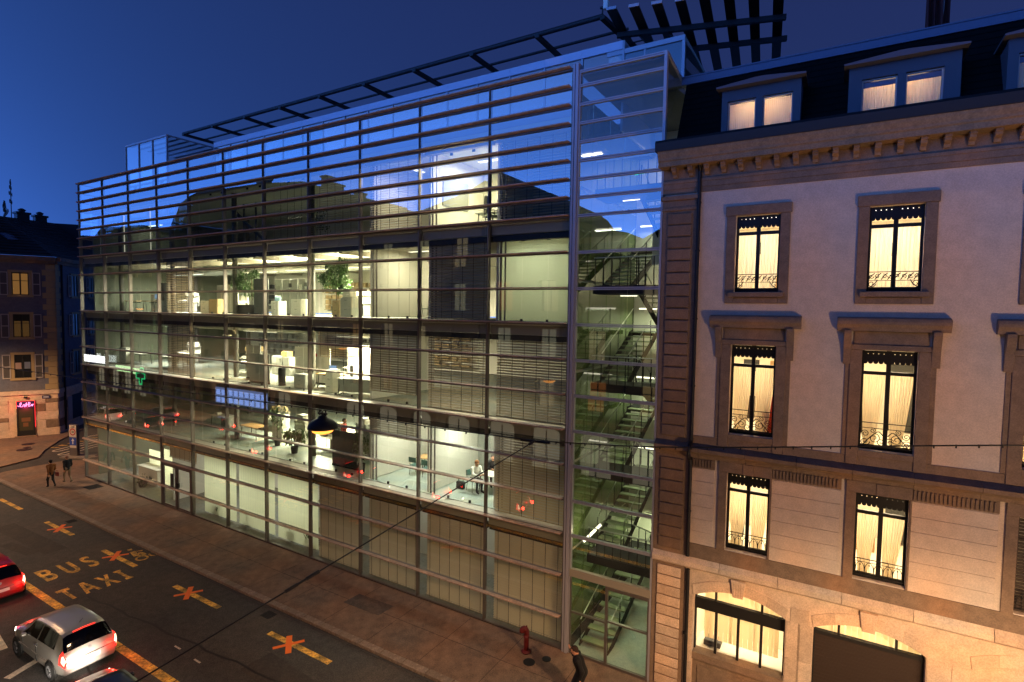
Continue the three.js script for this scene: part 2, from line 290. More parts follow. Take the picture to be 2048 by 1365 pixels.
// structure: slabs, slab-edge panels, ceilings, walls, columns
for (let f = 1; f <= 4; f++) {
  mesh('floor_slab', B(X0 + 0.05, -0.06, FL[f] - 0.40, FL[f] - 0.02, -12, -0.62), M.offwhite, office);
  mesh('cavity_sill', B(X0 + 0.05, -0.06, FL[f] - 0.10, FL[f] - 0.03, -0.615, -0.15), f < 3 ? M.white : M.offwhite, office);
  for (let b = 1; b <= 11; b++) { const [x0, x1] = bx(b); mesh('spandrel_panel', [B(x0 + 0.05, x1 - 0.05, FL[f] - 0.44, FL[f] - 0.115, -0.22, -0.18)], M.spandrel, office); mesh('blind_box', B(x0 + 0.05, x1 - 0.05, FL[f] - 0.66, FL[f] - 0.46, -0.46, -0.24), M.black, office); }
}
mesh('terrace_slab', [B(X0 + 0.05, -0.06, 18.15, 18.45, -12, -0.62), B(X0 + 0.05, -0.06, 18.0, 18.12, -0.60, -0.18)], M.offwhite, office);
mesh('terrace_parapet', B(X0 + 0.05, -0.06, 18.46, 18.95, -0.85, -0.62), flat(0x9aa0b4, 0.6), office);
for (let b = 1; b <= 11; b++) { const [x0, x1] = bx(b); mesh('blind_box', B(x0 + 0.05, x1 - 0.05, 17.84, 17.98, -0.46, -0.24), M.spandrel, office); }
for (let f = 0; f < 5; f++) {
  const top = f === 4 ? 18.14 : FL[f + 1] - 0.41;
  mesh('interior_floor', f === 0 ? B(X0 + 0.05, -0.06, 0.0, 0.03, -12, -0.1) : B(X0 + 0.05, -0.06, FL[f] - 0.015, FL[f], -12, -0.62), f === 1 || f === 4 ? M.floor : M.carpet, office);
  mesh('interior_wall', B(X0 + 0.05, -0.06, FL[f] + 0.031, top, -12.2, -12.01), M.offwhite, office);
  for (let b = 3; b <= 11; b += 2) for (const z of [-1.9, -7]) if (f > 0 && b > 3) mesh('column', new THREE.CylinderGeometry(0.14, 0.14, top - FL[f] - 0.01, 14).translate(-b * BW + 1.2, (FL[f] + top) / 2, z), flat(0x4a473e, 0.6), office);
}
for (let f = 1; f <= 3; f++) { const top = FL[f + 1] - 0.41; for (let i = 0; i < 8; i++) mesh('ceiling_beam', B(-35.4 + i * BW, -35.2 + i * BW, top - 0.22, top - 0.001, -11.9, -1.2), M.spandrel, office); mesh('ceiling_duct', [bar([-35.8, top - 0.42, -2.6], [-10.1, top - 0.42, -2.6], 0.13, 12), bar([-35.8, top - 0.38, -6.2], [-10.1, top - 0.38, -6.2], 0.16, 12)], M.grey, office);
  for (let k = 0; k < 3; k++) mesh('bookshelf_wall', [...Array(5)].map((_, j) => B(-34 + k * 8.2, -28.5 + k * 8.2, FL[f] + 0.3 + j * 0.42, FL[f] + 0.33 + j * 0.42, -11.9, -11.6)).concat([...Array(36)].map((_, j) => { const q = Math.floor(j / 7), u = j % 7; return B(-33.9 + k * 8.2 + u * 0.76, -33.9 + k * 8.2 + u * 0.76 + rr(0.3, 0.7), FL[f] + 0.335 + q * 0.42, FL[f] + 0.335 + q * 0.42 + rr(0.2, 0.34), -11.85, -11.62); })), [M.darkgrey, M.tan, M.grey][(k + f) % 3], office); }
mesh('end_wall', [B(X0 + 0.06, X0 + 0.2, 0.04, 18.1, -12, -0.7)], M.greenwall, office);
mesh('end_wall', [B(-0.25, -0.07, 0.04, 18.1, -12, -0.64)], M.offwhite, office);
// meeting-room walls behind bays 1 to 3
for (const [f, x, mat] of [[1, -6.553, M.white], [1, -9.83, M.white], [1, -3.27, M.offwhite], [3, -9.83, M.white], [3, -6.553, M.white], [3, -3.276, M.white], [4, -6.553, M.white], [4, -3.276, M.white], [4, -9.83, M.offwhite], [2, -9.83, M.white], [0, -13.1, M.offwhite], [0, -26.25, M.offwhite]]) {
  const top = f === 4 ? 18.13 : FL[f + 1] - 0.42;
  mesh('partition_wall', B(x - 0.05, x + 0.05, FL[f] + 0.031, top, f ? -5.0 : -6, -0.66), mat, office);
  if (f === 1 || f === 3 || f === 4) mesh('glazing_post', [B(x + 0.14, x + 0.2, FL[f] + 0.04, top - 0.02, -0.66, -0.60), B(x + 0.34, x + 0.38, FL[f] + 0.04, top - 0.02, -0.66, -0.6)], M.alu, office);
}
for (const [f, xa, xb, z, mat] of [[1, -9.77, -6.61, -4.6, M.offwhite], [1, -6.49, -3.33, -4.2, M.grey], [3, -9.77, -6.61, -3.6, M.white], [3, -3.22, -0.3, -3.4, M.offwhite], [4, -6.49, -3.34, -4.4, M.offwhite], [4, -3.22, -0.3, -3.2, M.grey], [0, -13, -0.3, -3.2, M.offwhite], [0, -26.2, -13.15, -5.5, M.white], [0, -36, -26.3, -5.5, M.white]])
  mesh('partition_wall', B(xa, xb, FL[f] + 0.032, (f === 4 ? 18.12 : FL[f + 1] - 0.43), z - 0.1, z), mat, office);
// cupboard doors on the white wall of the third-floor meeting room
for (let i = 0; i < 4; i++) mesh('cupboard_door', B(-9.775, -9.74, 11.38, 14.4, -0.9 - i * 0.72 - 0.7, -0.9 - i * 0.72), M.white, office);
mesh('whiteboard', B(-6.50, -6.46, 16.1, 17.3, -3.2, -1.4), M.grey, office);

// venetian blinds
const slatShape = new THREE.BoxGeometry(BW - 0.42, 0.003, 0.088);
function blind(b, f, yTop, yBot, tilt = 0.95, mat = M.slat) {
  const [x0, x1] = bx(b), cx = (x0 + x1) / 2 + 0.02, g = [], n = Math.floor((yTop - yBot) / 0.1);
  for (let i = 0; i < n; i++) g.push(slatShape.clone().rotateX(tilt + rr(-0.03, 0.03)).translate(cx, yTop - 0.05 - i * 0.1, -0.35));
  g.push(B(cx - BW / 2 + 0.2, cx + BW / 2 - 0.2, yTop - 0.07 - n * 0.1, yTop - 0.03 - n * 0.1, -0.37, -0.33));
  const m = mesh('venetian_blind', g, mat, office); m.userData.kind = 'stuff';
  for (let k = 0; k < 6; k++) mesh('ladder_tape', B(cx - 1.25 + k * 0.5, cx - 1.235 + k * 0.5, yTop - 0.05 - n * 0.1, yTop, -0.302, -0.297), M.tape, m);
}
const full = (b, f, tilt) => blind(b, f, (f === 4 ? 17.84 : FL[f + 1] - 0.66), FL[f] + 0.06, tilt * 0.72);
full(1, 4, 0.7); full(3, 4, 0.75); full(4, 4, 0.7); full(5, 4, 0.45);
full(2, 3, 1.0); full(8, 3, 1.15);
full(1, 2, 0.95); full(2, 2, 0.9); blind(3, 2, 10.685, 8.25, 0.9); blind(4, 2, 10.685, 9.55, 1.0); full(8, 2, 1.15);
full(1, 1, 1.0); blind(3, 1, 7.085, 6.35, 1.0);
for (let b = 1; b <= 4; b++) full(b, 0, 0.95);
blind(8, 0, 3.48, 2.85, 1.15);
// inner glazing of the open bays: three leaves with clamps top and bottom
for (const [f, bays] of [[4, [2, 5, 6, 7, 8, 9, 10, 11]], [3, [1, 3, 4, 5, 6, 7, 9, 10, 11]], [2, [3, 4, 5, 6, 7, 9, 10, 11]], [1, [2, 3, 4, 5, 6, 7, 8, 9, 10, 11]]]) for (const b of bays) {
  const [x0] = bx(b), w = (BW - 0.1) / 3, y0 = FL[f] + 0.02, y1 = (f === 4 ? 17.95 : FL[f + 1] - 0.5);
  const key = 'i' + (y1 - y0).toFixed(2); paneGeo[key] ||= new THREE.PlaneGeometry(w - 0.012, y1 - y0);
  for (let k = 0; k < 3; k++) { const m = raw('inner_glass_leaf', paneGeo[key], M.inner, office); m.position.set(x0 + 0.05 + (k + 0.5) * w, (y0 + y1) / 2, -0.6); m.rotation.y = rr(-1, 1) * 0.002; }
  if (b < 8) for (let k = 1; k < 3; k++) mesh('glass_clamp', [B(x0 + 0.05 + k * w - 0.06, x0 + 0.05 + k * w + 0.06, y1 - 0.16, y1 - 0.02, -0.625, -0.57), B(x0 + 0.05 + k * w - 0.05, x0 + 0.05 + k * w + 0.03, y0, y0 + 0.1, -0.625, -0.57)], M.steel, office);
}
// frosted screens
function screen(b, f, y0, y1, z) { const [x0, x1] = bx(b); const m = mesh('frosted_screen', new THREE.PlaneGeometry(BW - 0.25, y1 - y0, 40, 1).translate((x0 + x1) / 2, (y0 + y1) / 2, z), M.frosted, office); return m; }
screen(1, 3, 11.4, 14.7, -0.75);
for (const b of [5, 6, 7]) { screen(b, 0, 0.1, 3.45, -0.6); const [x0] = bx(b); mesh('screen_rib', [...Array(16)].map((_, i) => B(x0 + 0.14 + i * 0.2, x0 + 0.144 + i * 0.2, 0.1, 3.45, -0.59, -0.585)), M.offwhite, office); }
screen(9, 0, 0.1, 2.6, -1.6); screen(10, 0, 0.1, 1.9, -2.4);
// entrance door in bay 8
{ const [x0, x1] = bx(8), xm = (x0 + x1) / 2;
  mesh('door_frame', [B(x0 + 0.04, x0 + 0.14, 0.02, 2.62, -0.1, 0.07), B(x1 - 0.14, x1 - 0.04, 0.02, 2.62, -0.1, 0.07), B(x0 + 0.15, x1 - 0.15, 2.5, 2.62, -0.1, 0.07), B(xm - 0.06, xm + 0.06, 0.02, 2.49, -0.1, 0.07)], M.alu, office);
  for (const s of [-1, 1]) { const c = xm + s * 0.76, d = mesh('glass_door', [B(c - 0.68, c - 0.6, 0.05, 2.48, -0.04, 0.02), B(c + 0.6, c + 0.68, 0.05, 2.48, -0.04, 0.02), B(c - 0.595, c + 0.595, 0.05, 0.16, -0.04, 0.02), B(c - 0.595, c + 0.595, 2.4, 2.48, -0.04, 0.02), B(c - 0.595, c + 0.595, 1.17, 1.24, -0.04, 0.02)], M.alu, office);
    mesh('door_pane', new THREE.PlaneGeometry(1.19, 2.23).translate(c, 1.28, -0.012), M.glass, d); }
  mesh('notice_board', B(xm - 0.62, xm - 0.28, 1.25, 2.05, 0.025, 0.045), M.black, office); mesh('door_handle', [bar([xm + 0.12, 1.3, 0.1], [xm + 0.12, 1.95, 0.1], 0.02), B(xm + 0.14, xm + 0.34, 1.35, 1.6, 0.02, 0.1)], M.black, office);
}
// penthouse set back on the terrace
{ const fz = -2.9;
  for (let i = 0; i < 16; i++) { const a = -25.3 + i * 1.62; mesh('penthouse_fascia', B(a, a + 1.61, 21.42, 21.72, fz - 0.1, fz + 0.02), flat(0xb6b4c2, 0.5), office); if (i % 1 === 0) mesh('penthouse_mullion', B(a - 0.035, a + 0.035, 18.46, 21.41, fz - 0.08, fz), M.lilac, office); }
  const pg = new THREE.PlaneGeometry(1.54, 2.9); for (let i = 0; i < 16; i++) { const m = raw('penthouse_pane', pg, M.glass, office); m.position.set(-25.3 + i * 1.62 + 0.81, 19.95, fz - 0.04); m.rotation.set(rr(-1, 1) * 0.002, rr(-1, 1) * 0.002, 0); }
  mesh('penthouse_roof', B(-25.3, 0.6, 21.45, 21.7, -10.5, fz - 0.12), M.grey, office);
  mesh('penthouse_back_wall', B(-25.3, 0.6, 18.46, 21.44, -7.1, -6.9), flat(0x46506a, 0.8), office);
  mesh('penthouse_end', [B(0.6, 0.68, 18.46, 21.72, -10.5, fz)], M.lilac, office);
  for (let i = 0; i < 7; i++) { const x = -23.2 + i * 1.15 + (i > 2 ? 1 : 0); mesh('spot_lamp', new THREE.SphereGeometry(0.035, 8, 6).translate(x, 20.2 + 0.02 * (i % 2), -4.2), M.tube, office); }
  // glazed stair head at the left end
  const gx0 = -31.8, gx1 = -26.9, gz = -1.0, gy = 21.9;
  mesh('stair_head_frame', [B(gx0, gx1, gy - 0.06, gy + 0.04, gz - 0.05, gz + 0.05), ...[0, 0.333, 0.667, 1].map((t) => B(gx0 + (gx1 - gx0) * t - 0.035, gx0 + (gx1 - gx0) * t + 0.035, 18.46, gy - 0.065, gz - 0.05, gz + 0.05)), B(gx1 - 0.03, gx1 + 0.03, gy - 0.05, gy + 0.03, -5.0, gz - 0.06)], M.lilac, office);
  const hp = new THREE.PlaneGeometry((gx1 - gx0) / 3 - 0.08, gy - 18.55); for (let i = 0; i < 3; i++) { const m = raw('stair_head_pane', hp, M.glass, office); m.position.set(gx0 + (i + 0.5) * (gx1 - gx0) / 3, (gy + 18.4) / 2, gz); }
  mesh('stair_head_pane', new THREE.PlaneGeometry(3.9, gy - 18.55).rotateY(Math.PI / 2).translate(gx1, (gy + 18.4) / 2, -3.0), M.glass, office);
  mesh('stair_head_roof', [...Array(7)].map((_, i) => B(gx0 + 0.1, gx1 - 0.05, gy - 0.03, gy, -1.3 - i * 0.55, -1.1 - i * 0.55)), flat(0x555c70, 0.7), office);
}
// roof pergola: tubes, cross beams and broad slats
{ const p = thing('roof_pergola', 'dark steel pergola of tubes and broad slats on top of the glass building', 'pergola');
  mesh('front_tube', bar([-29.2, 22.92, -3.2], [-0.3, 22.95, -3.2], 0.10, 10), M.darksteel, p);
  mesh('rear_tube', bar([-29.2, 22.95, -4.6], [0.2, 22.98, -4.6], 0.06, 8), M.darksteel, p);
  for (let i = 0; i < 9; i++) { const x = -3.1 - i * 3.25; mesh('cross_beam', beam([x, 22.86, -3.1], [x, 22.86, -6.6], 0.2, 0.14), M.darksteel, p); }
  mesh('cross_beam', beam([-0.3, 22.86, -3.1], [0.2, 22.6, -5.4], 0.2, 0.14), M.darksteel, p);
  const tr = []; tr.push(bar([-29.2, 22.15, -5.2], [0.6, 22.25, -5.2], 0.04), bar([-29.2, 22.62, -5.2], [0.6, 22.7, -5.2], 0.03));
  for (let i = 0; i < 18; i++) { const x = -28.8 + i * 1.63; tr.push(bar([x, 21.7, -4.9], [x + 0.3, 22.6, -5.2], 0.035), bar([x + 0.6, 21.7, -4.9], [x + 0.3, 22.6, -5.2], 0.035)); }
  mesh('truss', tr, M.darksteel, p);
  for (let i = 0; i < 8; i++) { const x = 0.28 + i * 0.755, z = -2.2 - i * 0.215; mesh('roof_slat', [beam([x + 0.115, 22.6, z], [x - 0.78, 22.6, z - 8.4], 0.34, 0.07)], M.darksteel, p); mesh('slat_cap', beam([x + 0.12, 22.6, z + 0.015], [x + 0.115, 22.6, z - 0.02], 0.36, 0.1), M.lilac, p); }
  mesh('slat_bearer', beam([0.0, 22.47, -3.9], [5.75, 22.47, -5.6], 0.16, 0.18), M.darksteel, p); mesh('slat_bearer', beam([1.6, 22.47, -6.2], [5.65, 22.47, -7.3], 0.16, 0.18), M.darksteel, p);
  mesh('strut', [bar([1.4, 21.7, -4.6], [0.8, 22.4, -4.2], 0.04), bar([2.6, 21.7, -4.8], [1.8, 22.4, -4.6], 0.04), bar([2.9, 19.5, -6.2], [2.4, 22.4, -6.4], 0.08), bar([-0.1, 21.7, -5.3], [0.0, 22.5, -5.0], 0.06)], M.darksteel, p);
  const cam = thing('roof_floodlight', 'small pale floodlight on the right end of the roof tube', 'floodlight', [-0.35, 23.05, -3.2]);
  mesh('bracket', [bar([0, -0.02, 0], [0.05, 0.3, 0], 0.03), B(-0.08, 0.1, 0.2, 0.26, -0.05, 0.05)], M.steel, cam); mesh('lamp_housing', RB(0.06, 0.26, 0.12, 0.62, -0.1, 0.1, 0.04), M.offwhite, cam);
}
// ---------------------------------------------------------------- stair tower
{ const t = thing('glass_stair_tower', 'narrow glazed stair tower between the office facade and the stone house', 'stair tower');
  const xa = 0.26, xb = 3.06, rowsS = [19.6]; for (let y = 19.145; y > 14.5; y -= 0.6) rowsS.push(y); for (const y of [13.745, 12.545, 11.345, 10.145, 8.945, 7.745, 6.545, 5.345, 4.145]) rowsS.push(y);
  for (const y of rowsS) mesh('transom', [B(xa, xb, y - 0.07, y - 0.03, -0.06, 0.05), B(xa, xb, y - 0.012, y + 0.024, -0.06, 0.05)], M.lilac, t);
  mesh('frame_post', [B(xa - 0.02, xa + 0.03, 0, 19.63, -0.1, 0.052), ], M.lilac, t); mesh('frame_post', [B(xb - 0.05, xb + 0.04, 16.9, 19.63, -0.1, 0.055)], M.lilac, t); mesh('frame_post', [B(xb - 0.03, xb + 0.03, 0, 16.89, -0.1, 0.053)], M.lilac, t);
  for (let i = 0; i < rowsS.length; i++) { const y1 = rowsS[i] - 0.07, y0 = (rowsS[i + 1] ?? 2.98) + 0.024, g = new THREE.PlaneGeometry(xb - xa - 0.08, y1 - y0); const m = raw('glass_pane', g, i < 4 ? M.towerGlass : M.glass, t); m.position.set((xa + xb) / 2, (y0 + y1) / 2, -0.005); m.rotation.set(rr(-1, 1) * 0.0015, rr(-1, 1) * 0.002, 0); }
  mesh('door_lintel', B(xa, xb, 2.72, 2.98, -0.1, 0.06), M.spandrel, t);
  mesh('door_frame', [B(xa, xa + 0.06, 0.03, 2.71, -0.06, 0.05), B(xb - 0.08, xb, 0.03, 2.71, -0.06, 0.05), B(1.56, 1.64, 0.03, 2.71, -0.06, 0.05), B(xa + 0.065, 1.555, 1.44, 1.5, -0.05, 0.045), B(1.645, xb - 0.085, 1.5, 1.56, -0.05, 0.045), B(xa + 0.065, xb - 0.085, 0.0, 0.08, -0.05, 0.045), B(1.645, xb - 0.085, 2.6, 2.7, -0.05, 0.045)], M.alu, t);
  for (const [a, b, c, d] of [[xa + 0.06, 1.56, 0.08, 1.44], [xa + 0.06, 1.56, 1.5, 2.71], [1.64, xb - 0.08, 0.08, 1.5], [1.64, xb - 0.08, 1.56, 2.6]]) mesh('glass_pane', new THREE.PlaneGeometry(b - a, d - c).translate((a + b) / 2, (c + d) / 2, 0), M.glass, t);
  // side return of the upper box and its roof
  mesh('side_pane', new THREE.PlaneGeometry(2.4, 2.5).rotateY(Math.PI / 2).translate(xb + 0.02, 18.3, -1.3), M.glass, t);
  mesh('side_frame', [beam([xb + 0.02, 19.6, -0.05], [xb + 0.02, 19.3, -2.6], 0.06, 0.08)], M.lilac, t);
  mesh('tower_roof', [B(xa, xb, 19.5, 19.56, -2.7, -0.1), B(xa, 2.9, 19.5, 19.7, -7.0, -2.75)], flat(0x5a6276, 0.7), t);
  mesh('upper_fascia', [B(0.0, 2.85, 21.25, 21.42, -3.02, -2.92), B(2.76, 2.86, 19.6, 21.24, -3.02, -2.92), B(1.4, 1.46, 19.72, 21.24, -3.02, -2.94)], M.lilac, t);
  mesh('upper_pane', new THREE.PlaneGeometry(2.7, 1.5).translate(1.4, 20.48, -2.97), M.glass, t);
  mesh('upper_side_pane', new THREE.PlaneGeometry(3.5, 1.6).rotateY(Math.PI / 2).translate(2.88, 20.45, -4.8), M.glass, t); mesh('upper_roof', B(0.7, 2.85, 21.26, 21.4, -7, -3.05), M.grey, t);
  // shell
  mesh('back_wall', B(-0.05, 3.1, 0.05, 19.5, -7.25, -7.0), M.offwhite, t);
  mesh('side_wall', B(xb + 0.045, xb + 0.055, 0.05, 16.6, -7, -0.12), flat(0xb3b39c, 0.8), t);
  mesh('tower_floor', B(xa, xb, 0, 0.03, -7, -0.12), M.floor, t);
  for (let i = 0; i < 24; i++) mesh('wall_panel', B(-0.052, -0.03, 0.1 + (i % 6) * 3.2, 3.2 + (i % 6) * 3.2, -6.9 + Math.floor(i / 6) * 1.7, -5.25 + Math.floor(i / 6) * 1.7), M.greenGlass ||= phys({ color: 0x56663a, roughness: 0.06, ior: 2.2 }), t);
  // stairs: odd flights climb away on the left, even ones come back on the right
  const land = [3.25, 6.3, 9.3, 12.65, 15.9], zF = -1.9, zB = -5.3;
  const rail = (pts) => mesh('handrail', [tube(pts, 0.022, 24, 6)], flat(0xb8b8b0, 0.35, 0.8), t);
  function flight(x0, x1, z0, y0, z1, y1) {
    const n = Math.round((y1 - y0) / 0.17);
    for (let i = 1; i <= n; i++) { const f = i / n, z = z0 + (z1 - z0) * (i - 0.5) / n, y = y0 + (y1 - y0) * f; mesh('stair_tread', B(x0 + 0.03, x1 - 0.03, y - 0.05, y, z - 0.15, z + 0.15), M.treads ||= flat(0x8c9474, 0.6), t); }
    for (const x of [x0, x1]) mesh('stringer', beam([x, y0 - 0.05, z0], [x, y1 - 0.05, z1], 0.03, 0.26), M.darksteel, t);
    for (const x of [x0 + 0.02, x1 - 0.02]) { rail([[x, y0 + 0.95, z0], [x, (y0 + y1) / 2 + 0.95, (z0 + z1) / 2], [x, y1 + 0.95, z1]]); mesh('baluster', [...Array(5)].map((_, i) => { const f = i / 4; return bar([x, y0 + (y1 - y0) * f, z0 + (z1 - z0) * f], [x, y0 + (y1 - y0) * f + 0.95, z0 + (z1 - z0) * f], 0.018); }), M.darksteel, t); }
  }
  let yF = 0.03; const za = [-0.6];
  for (let i = 0; i < 5; i++) {
    const yM = (yF + land[i]) / 2, z0 = i ? zF : -0.5;
    flight(0.45, 1.5, z0, yF, zB, yM); flight(1.75, 2.8, zB, yM, zF, land[i]);
    mesh('landing', B(0.3, 3.0, yM - 0.16, yM, -6.5, zB - 0.02), M.darksteel, t);
    mesh('landing', [B(0.55, 3.0, land[i] - 0.28, land[i], zF + 0.02, -0.75), B(0.55, 3.0, land[i] - 0.02, land[i] + 0.012, zF + 0.02, -0.78)], M.darksteel, t);
    rail([[0.55, land[i] + 0.95, -0.8], [1.8, land[i] + 0.95, -0.8], [2.98, land[i] + 0.95, -0.8]]);
    mesh('baluster', [...Array(9)].map((_, k) => bar([0.6 + k * 0.29, land[i], -0.8], [0.6 + k * 0.29, land[i] + 0.95, -0.8], 0.018)), M.darksteel, t);
    { const y = land[i] - 0.36; mesh('tube_lamp', RB(1.3, 1.9, y + 0.02, y + 0.05, -1.43, -1.39, 0.012), M.tube, t); areaLight(1.6, y - 0.03, -1.41, 0.9, 0.15, 0xf0ffc4, [55, 34, 30, 26, 20][i]); }
    yF = land[i];
  }
  for (const y of [1.9, 4.9, 8.0, 11.2, 14.6]) { mesh('door', [B(1.9, 2.75, y - 0.9, y + 1.15, -6.99, -6.95)], M.offwhite, t); mesh('notice', B(1.2, 1.45, y + 0.2, y + 0.55, -6.98, -6.96), M.white, t); }
  mesh('exit_door', [B(1.55, 2.5, 15.95, 18.0, -6.99, -6.95)], M.white, t); mesh('exit_door', B(0.6, 1.3, 15.95, 17.8, -6.99, -6.95), M.offwhite, t);
  const ex = glow(0x1fd27a, 1.2); for (const [x, y] of [[1.75, 17.45], [0.65, 17.2]]) mesh('exit_sign', [B(x, x + 0.16, y, y + 0.13, -4.55, -4.5), B(x + 0.2, x + 0.36, y + 0.02, y + 0.14, -4.55, -4.5), B(x + 0.4, x + 0.56, y + 0.04, y + 0.16, -4.55, -4.5)], ex, t);
  mesh('pale_panel', [B(1.55, 2.5, 13.6, 15.2, -4.2, -4.14), B(1.9, 2.6, 10.6, 12.3, -4.6, -4.54)], M.white, t);
  // lamps
  const L = (x, y, z, len, I, col = 0xfff0c8) => { mesh('tube_lamp', RB(x - len / 2, x + len / 2, y, y + 0.06, z - 0.04, z + 0.04, 0.02), M.tube, t); areaLight(x, y - 0.03, z, len, 0.2, col, I); };
  L(1.6, 18.6, -5.6, 0.9, 60); L(1.0, 15.4, -6.2, 1.2, 30, 0xf4ffe0); L(2.2, 14.0, -6.0, 1.0, 70); L(1.2, 11.9, -6.0, 1.4, 50, 0xf2ffd0); L(1.2, 9.0, -5.8, 1.4, 50, 0xf2ffd0); L(1.2, 6.0, -5.8, 1.4, 46, 0xf2ffd0); L(1.2, 3.0, -6.0, 1.4, 60, 0xf4ffc8);
  mesh('tube_lamp', bar([0.35, 3.6, -0.9], [0.75, 4.1, -1.5], 0.05), M.tube, t); { const p = new THREE.PointLight(0xfff2c0, 2.2); p.position.set(0.55, 3.86, -1.1); p.shadow.radius = 3; p.castShadow = true; scene.add(p); }
}

// ---------------------------------------------------------------- light inside the offices
function ceilingLamp(x, y, z, w, d, I, col, lab, up = false) {
  const o = thing('ceiling_lamp', lab, 'lamp', [x, y, z], 0, null); delete o.userData.group;
  mesh('lamp_body', RB(-w / 2, w / 2, 0.0, 0.05, -d / 2, d / 2, 0.015), M.white, o);
  mesh('lamp_panel', up ? B(-w / 2 + 0.02, w / 2 - 0.02, -0.01, -0.001, -d / 2 + 0.02, d / 2 - 0.02) : false ? B(-w / 2 + 0.02, w / 2 - 0.02, 0.051, 0.06, -d / 2 + 0.02, d / 2 - 0.02) : B(-w / 2 + 0.02, w / 2 - 0.02, -0.01, -0.001, -d / 2 + 0.02, d / 2 - 0.02), col === 1 ? M.tubeCool : M.tube, o);
  if (up) mesh('suspension', [bar([-w / 2 + 0.3, 0.05, 0], [-w / 2 + 0.3, 0.55, 0], 0.008), bar([w / 2 - 0.3, 0.05, 0], [w / 2 - 0.3, 0.55, 0], 0.008)], M.steel, o);
  const c = col === 1 ? 0xfffaec : 0xfff0cf;
  if (up) { areaLight(x, y + 0.075, z, w, d, c, I * 0.4, false); areaLight(x, y - 0.03, z, w, d, c, I * 2.7, true); } else areaLight(x, y - 0.03, z, w, d, c, I, true);
}
const ordinal = ['topmost-floor', 'third-floor', 'second-floor', 'first-floor'];
ceilingLamp(-4.6, 17.95, -2.4, 1.6, 0.25, 300, 0, 'bright tube lamp on the ceiling of the top-floor meeting room with white walls');
ceilingLamp(-8.2, 14.35, -2.2, 1.6, 0.25, 114.4, 0, 'tube lamp on the ceiling of the third-floor room with white cupboards');
ceilingLamp(-1.7, 14.35, -2.0, 1.6, 0.25, 44, 1, 'tube lamp behind the frosted glass of the third-floor corner room');
ceilingLamp(-4.9, 7.15, -2.2, 1.8, 0.3, 114.0, 1, 'ceiling tube above the two people seated at the first-floor table');
ceilingLamp(-8.2, 7.15, -2.2, 1.8, 0.3, 110.2, 1, 'ceiling tube in the empty white first-floor room with a wooden desk');
const up = (x, f, z, w, I, lab, col = 0) => ceilingLamp(x, FL[f] + 2.55, z, w, 0.22, I, col, lab, true);
up(-13.4, 3, -3.6, 3.0, 600, 'hanging uplighter above the round-crowned plant on the third floor');
up(-18.0, 3, -3.8, 3.6, 720, 'hanging uplighter above the third-floor pinboards');
up(-23.0, 3, -4.2, 3.6, 552, 'hanging uplighter behind the leafy tree on the third floor');
up(-30.5, 3, -4.0, 3.6, 230, 'hanging uplighter at the dim left end of the third floor', 1);
up(-13.5, 2, -3.2, 2.6, 368, 'hanging uplighter above the second-floor desk with black chair');
up(-17.3, 2, -4.2, 3.0, 320, 'hanging uplighter above the grey second-floor partitions');
up(-22.0, 2, -3.6, 3.0, 192, 'hanging uplighter in the second-floor bay with a floor lamp');
up(-31.5, 2, -4.0, 3.6, 110, 'hanging uplighter at the dim left end of the second floor', 1);
up(-14.0, 1, -5.2, 2.6, 176, 'hanging uplighter above the first-floor grey partitions');
up(-18.5, 1, -4.6, 3.0, 256, 'hanging uplighter above the first-floor filing cabinets');
ceilingLamp(-21.0, 3.6, -2.6, 5.5, 0.3, 40, 1, 'long ceiling lamp behind the frosted ground-floor screens');
ceilingLamp(-15.2, 3.6, -2.6, 3.2, 0.3, 44, 1, 'ceiling lamp behind the right-hand frosted ground-floor screen');
ceilingLamp(-30.2, 3.6, -4.0, 6.5, 0.3, 75, 1, 'ceiling lamp in the bright ground-floor hall left of the entrance');
ceilingLamp(-6.5, 3.6, -1.9, 11.5, 0.2, 11, 1, 'long dim ceiling lamp behind the ground-floor blinds');
ceilingLamp(-22.0, 17.5, -5.0, 2.6, 0.25, 27.0, 0, 'dim lamp in the dark top-floor office behind the mirrored roofs');
ceilingLamp(-15.0, 17.5, -5.0, 2.6, 0.25, 42.0, 0, 'lamp behind the half-open top-floor blinds with a plant');
ceilingLamp(-34.5, 17.5, -4.0, 1.6, 0.25, 24.0, 1, 'dim greenish lamp at the left end of the top floor');
ceilingLamp(-8.2, 17.8, -1.6, 0.25, 1.2, 90, 0, 'lamp behind the top-floor blind left of the white meeting room');
ceilingLamp(-1.7, 7.2, -2.0, 1.6, 0.25, 26, 0, 'lamp behind the closed brown first-floor blind next to the stair tower');
ceilingLamp(-5.0, 10.7, -2.4, 5.0, 0.2, 80, 0, 'long dim lamp behind the closed second-floor blinds');

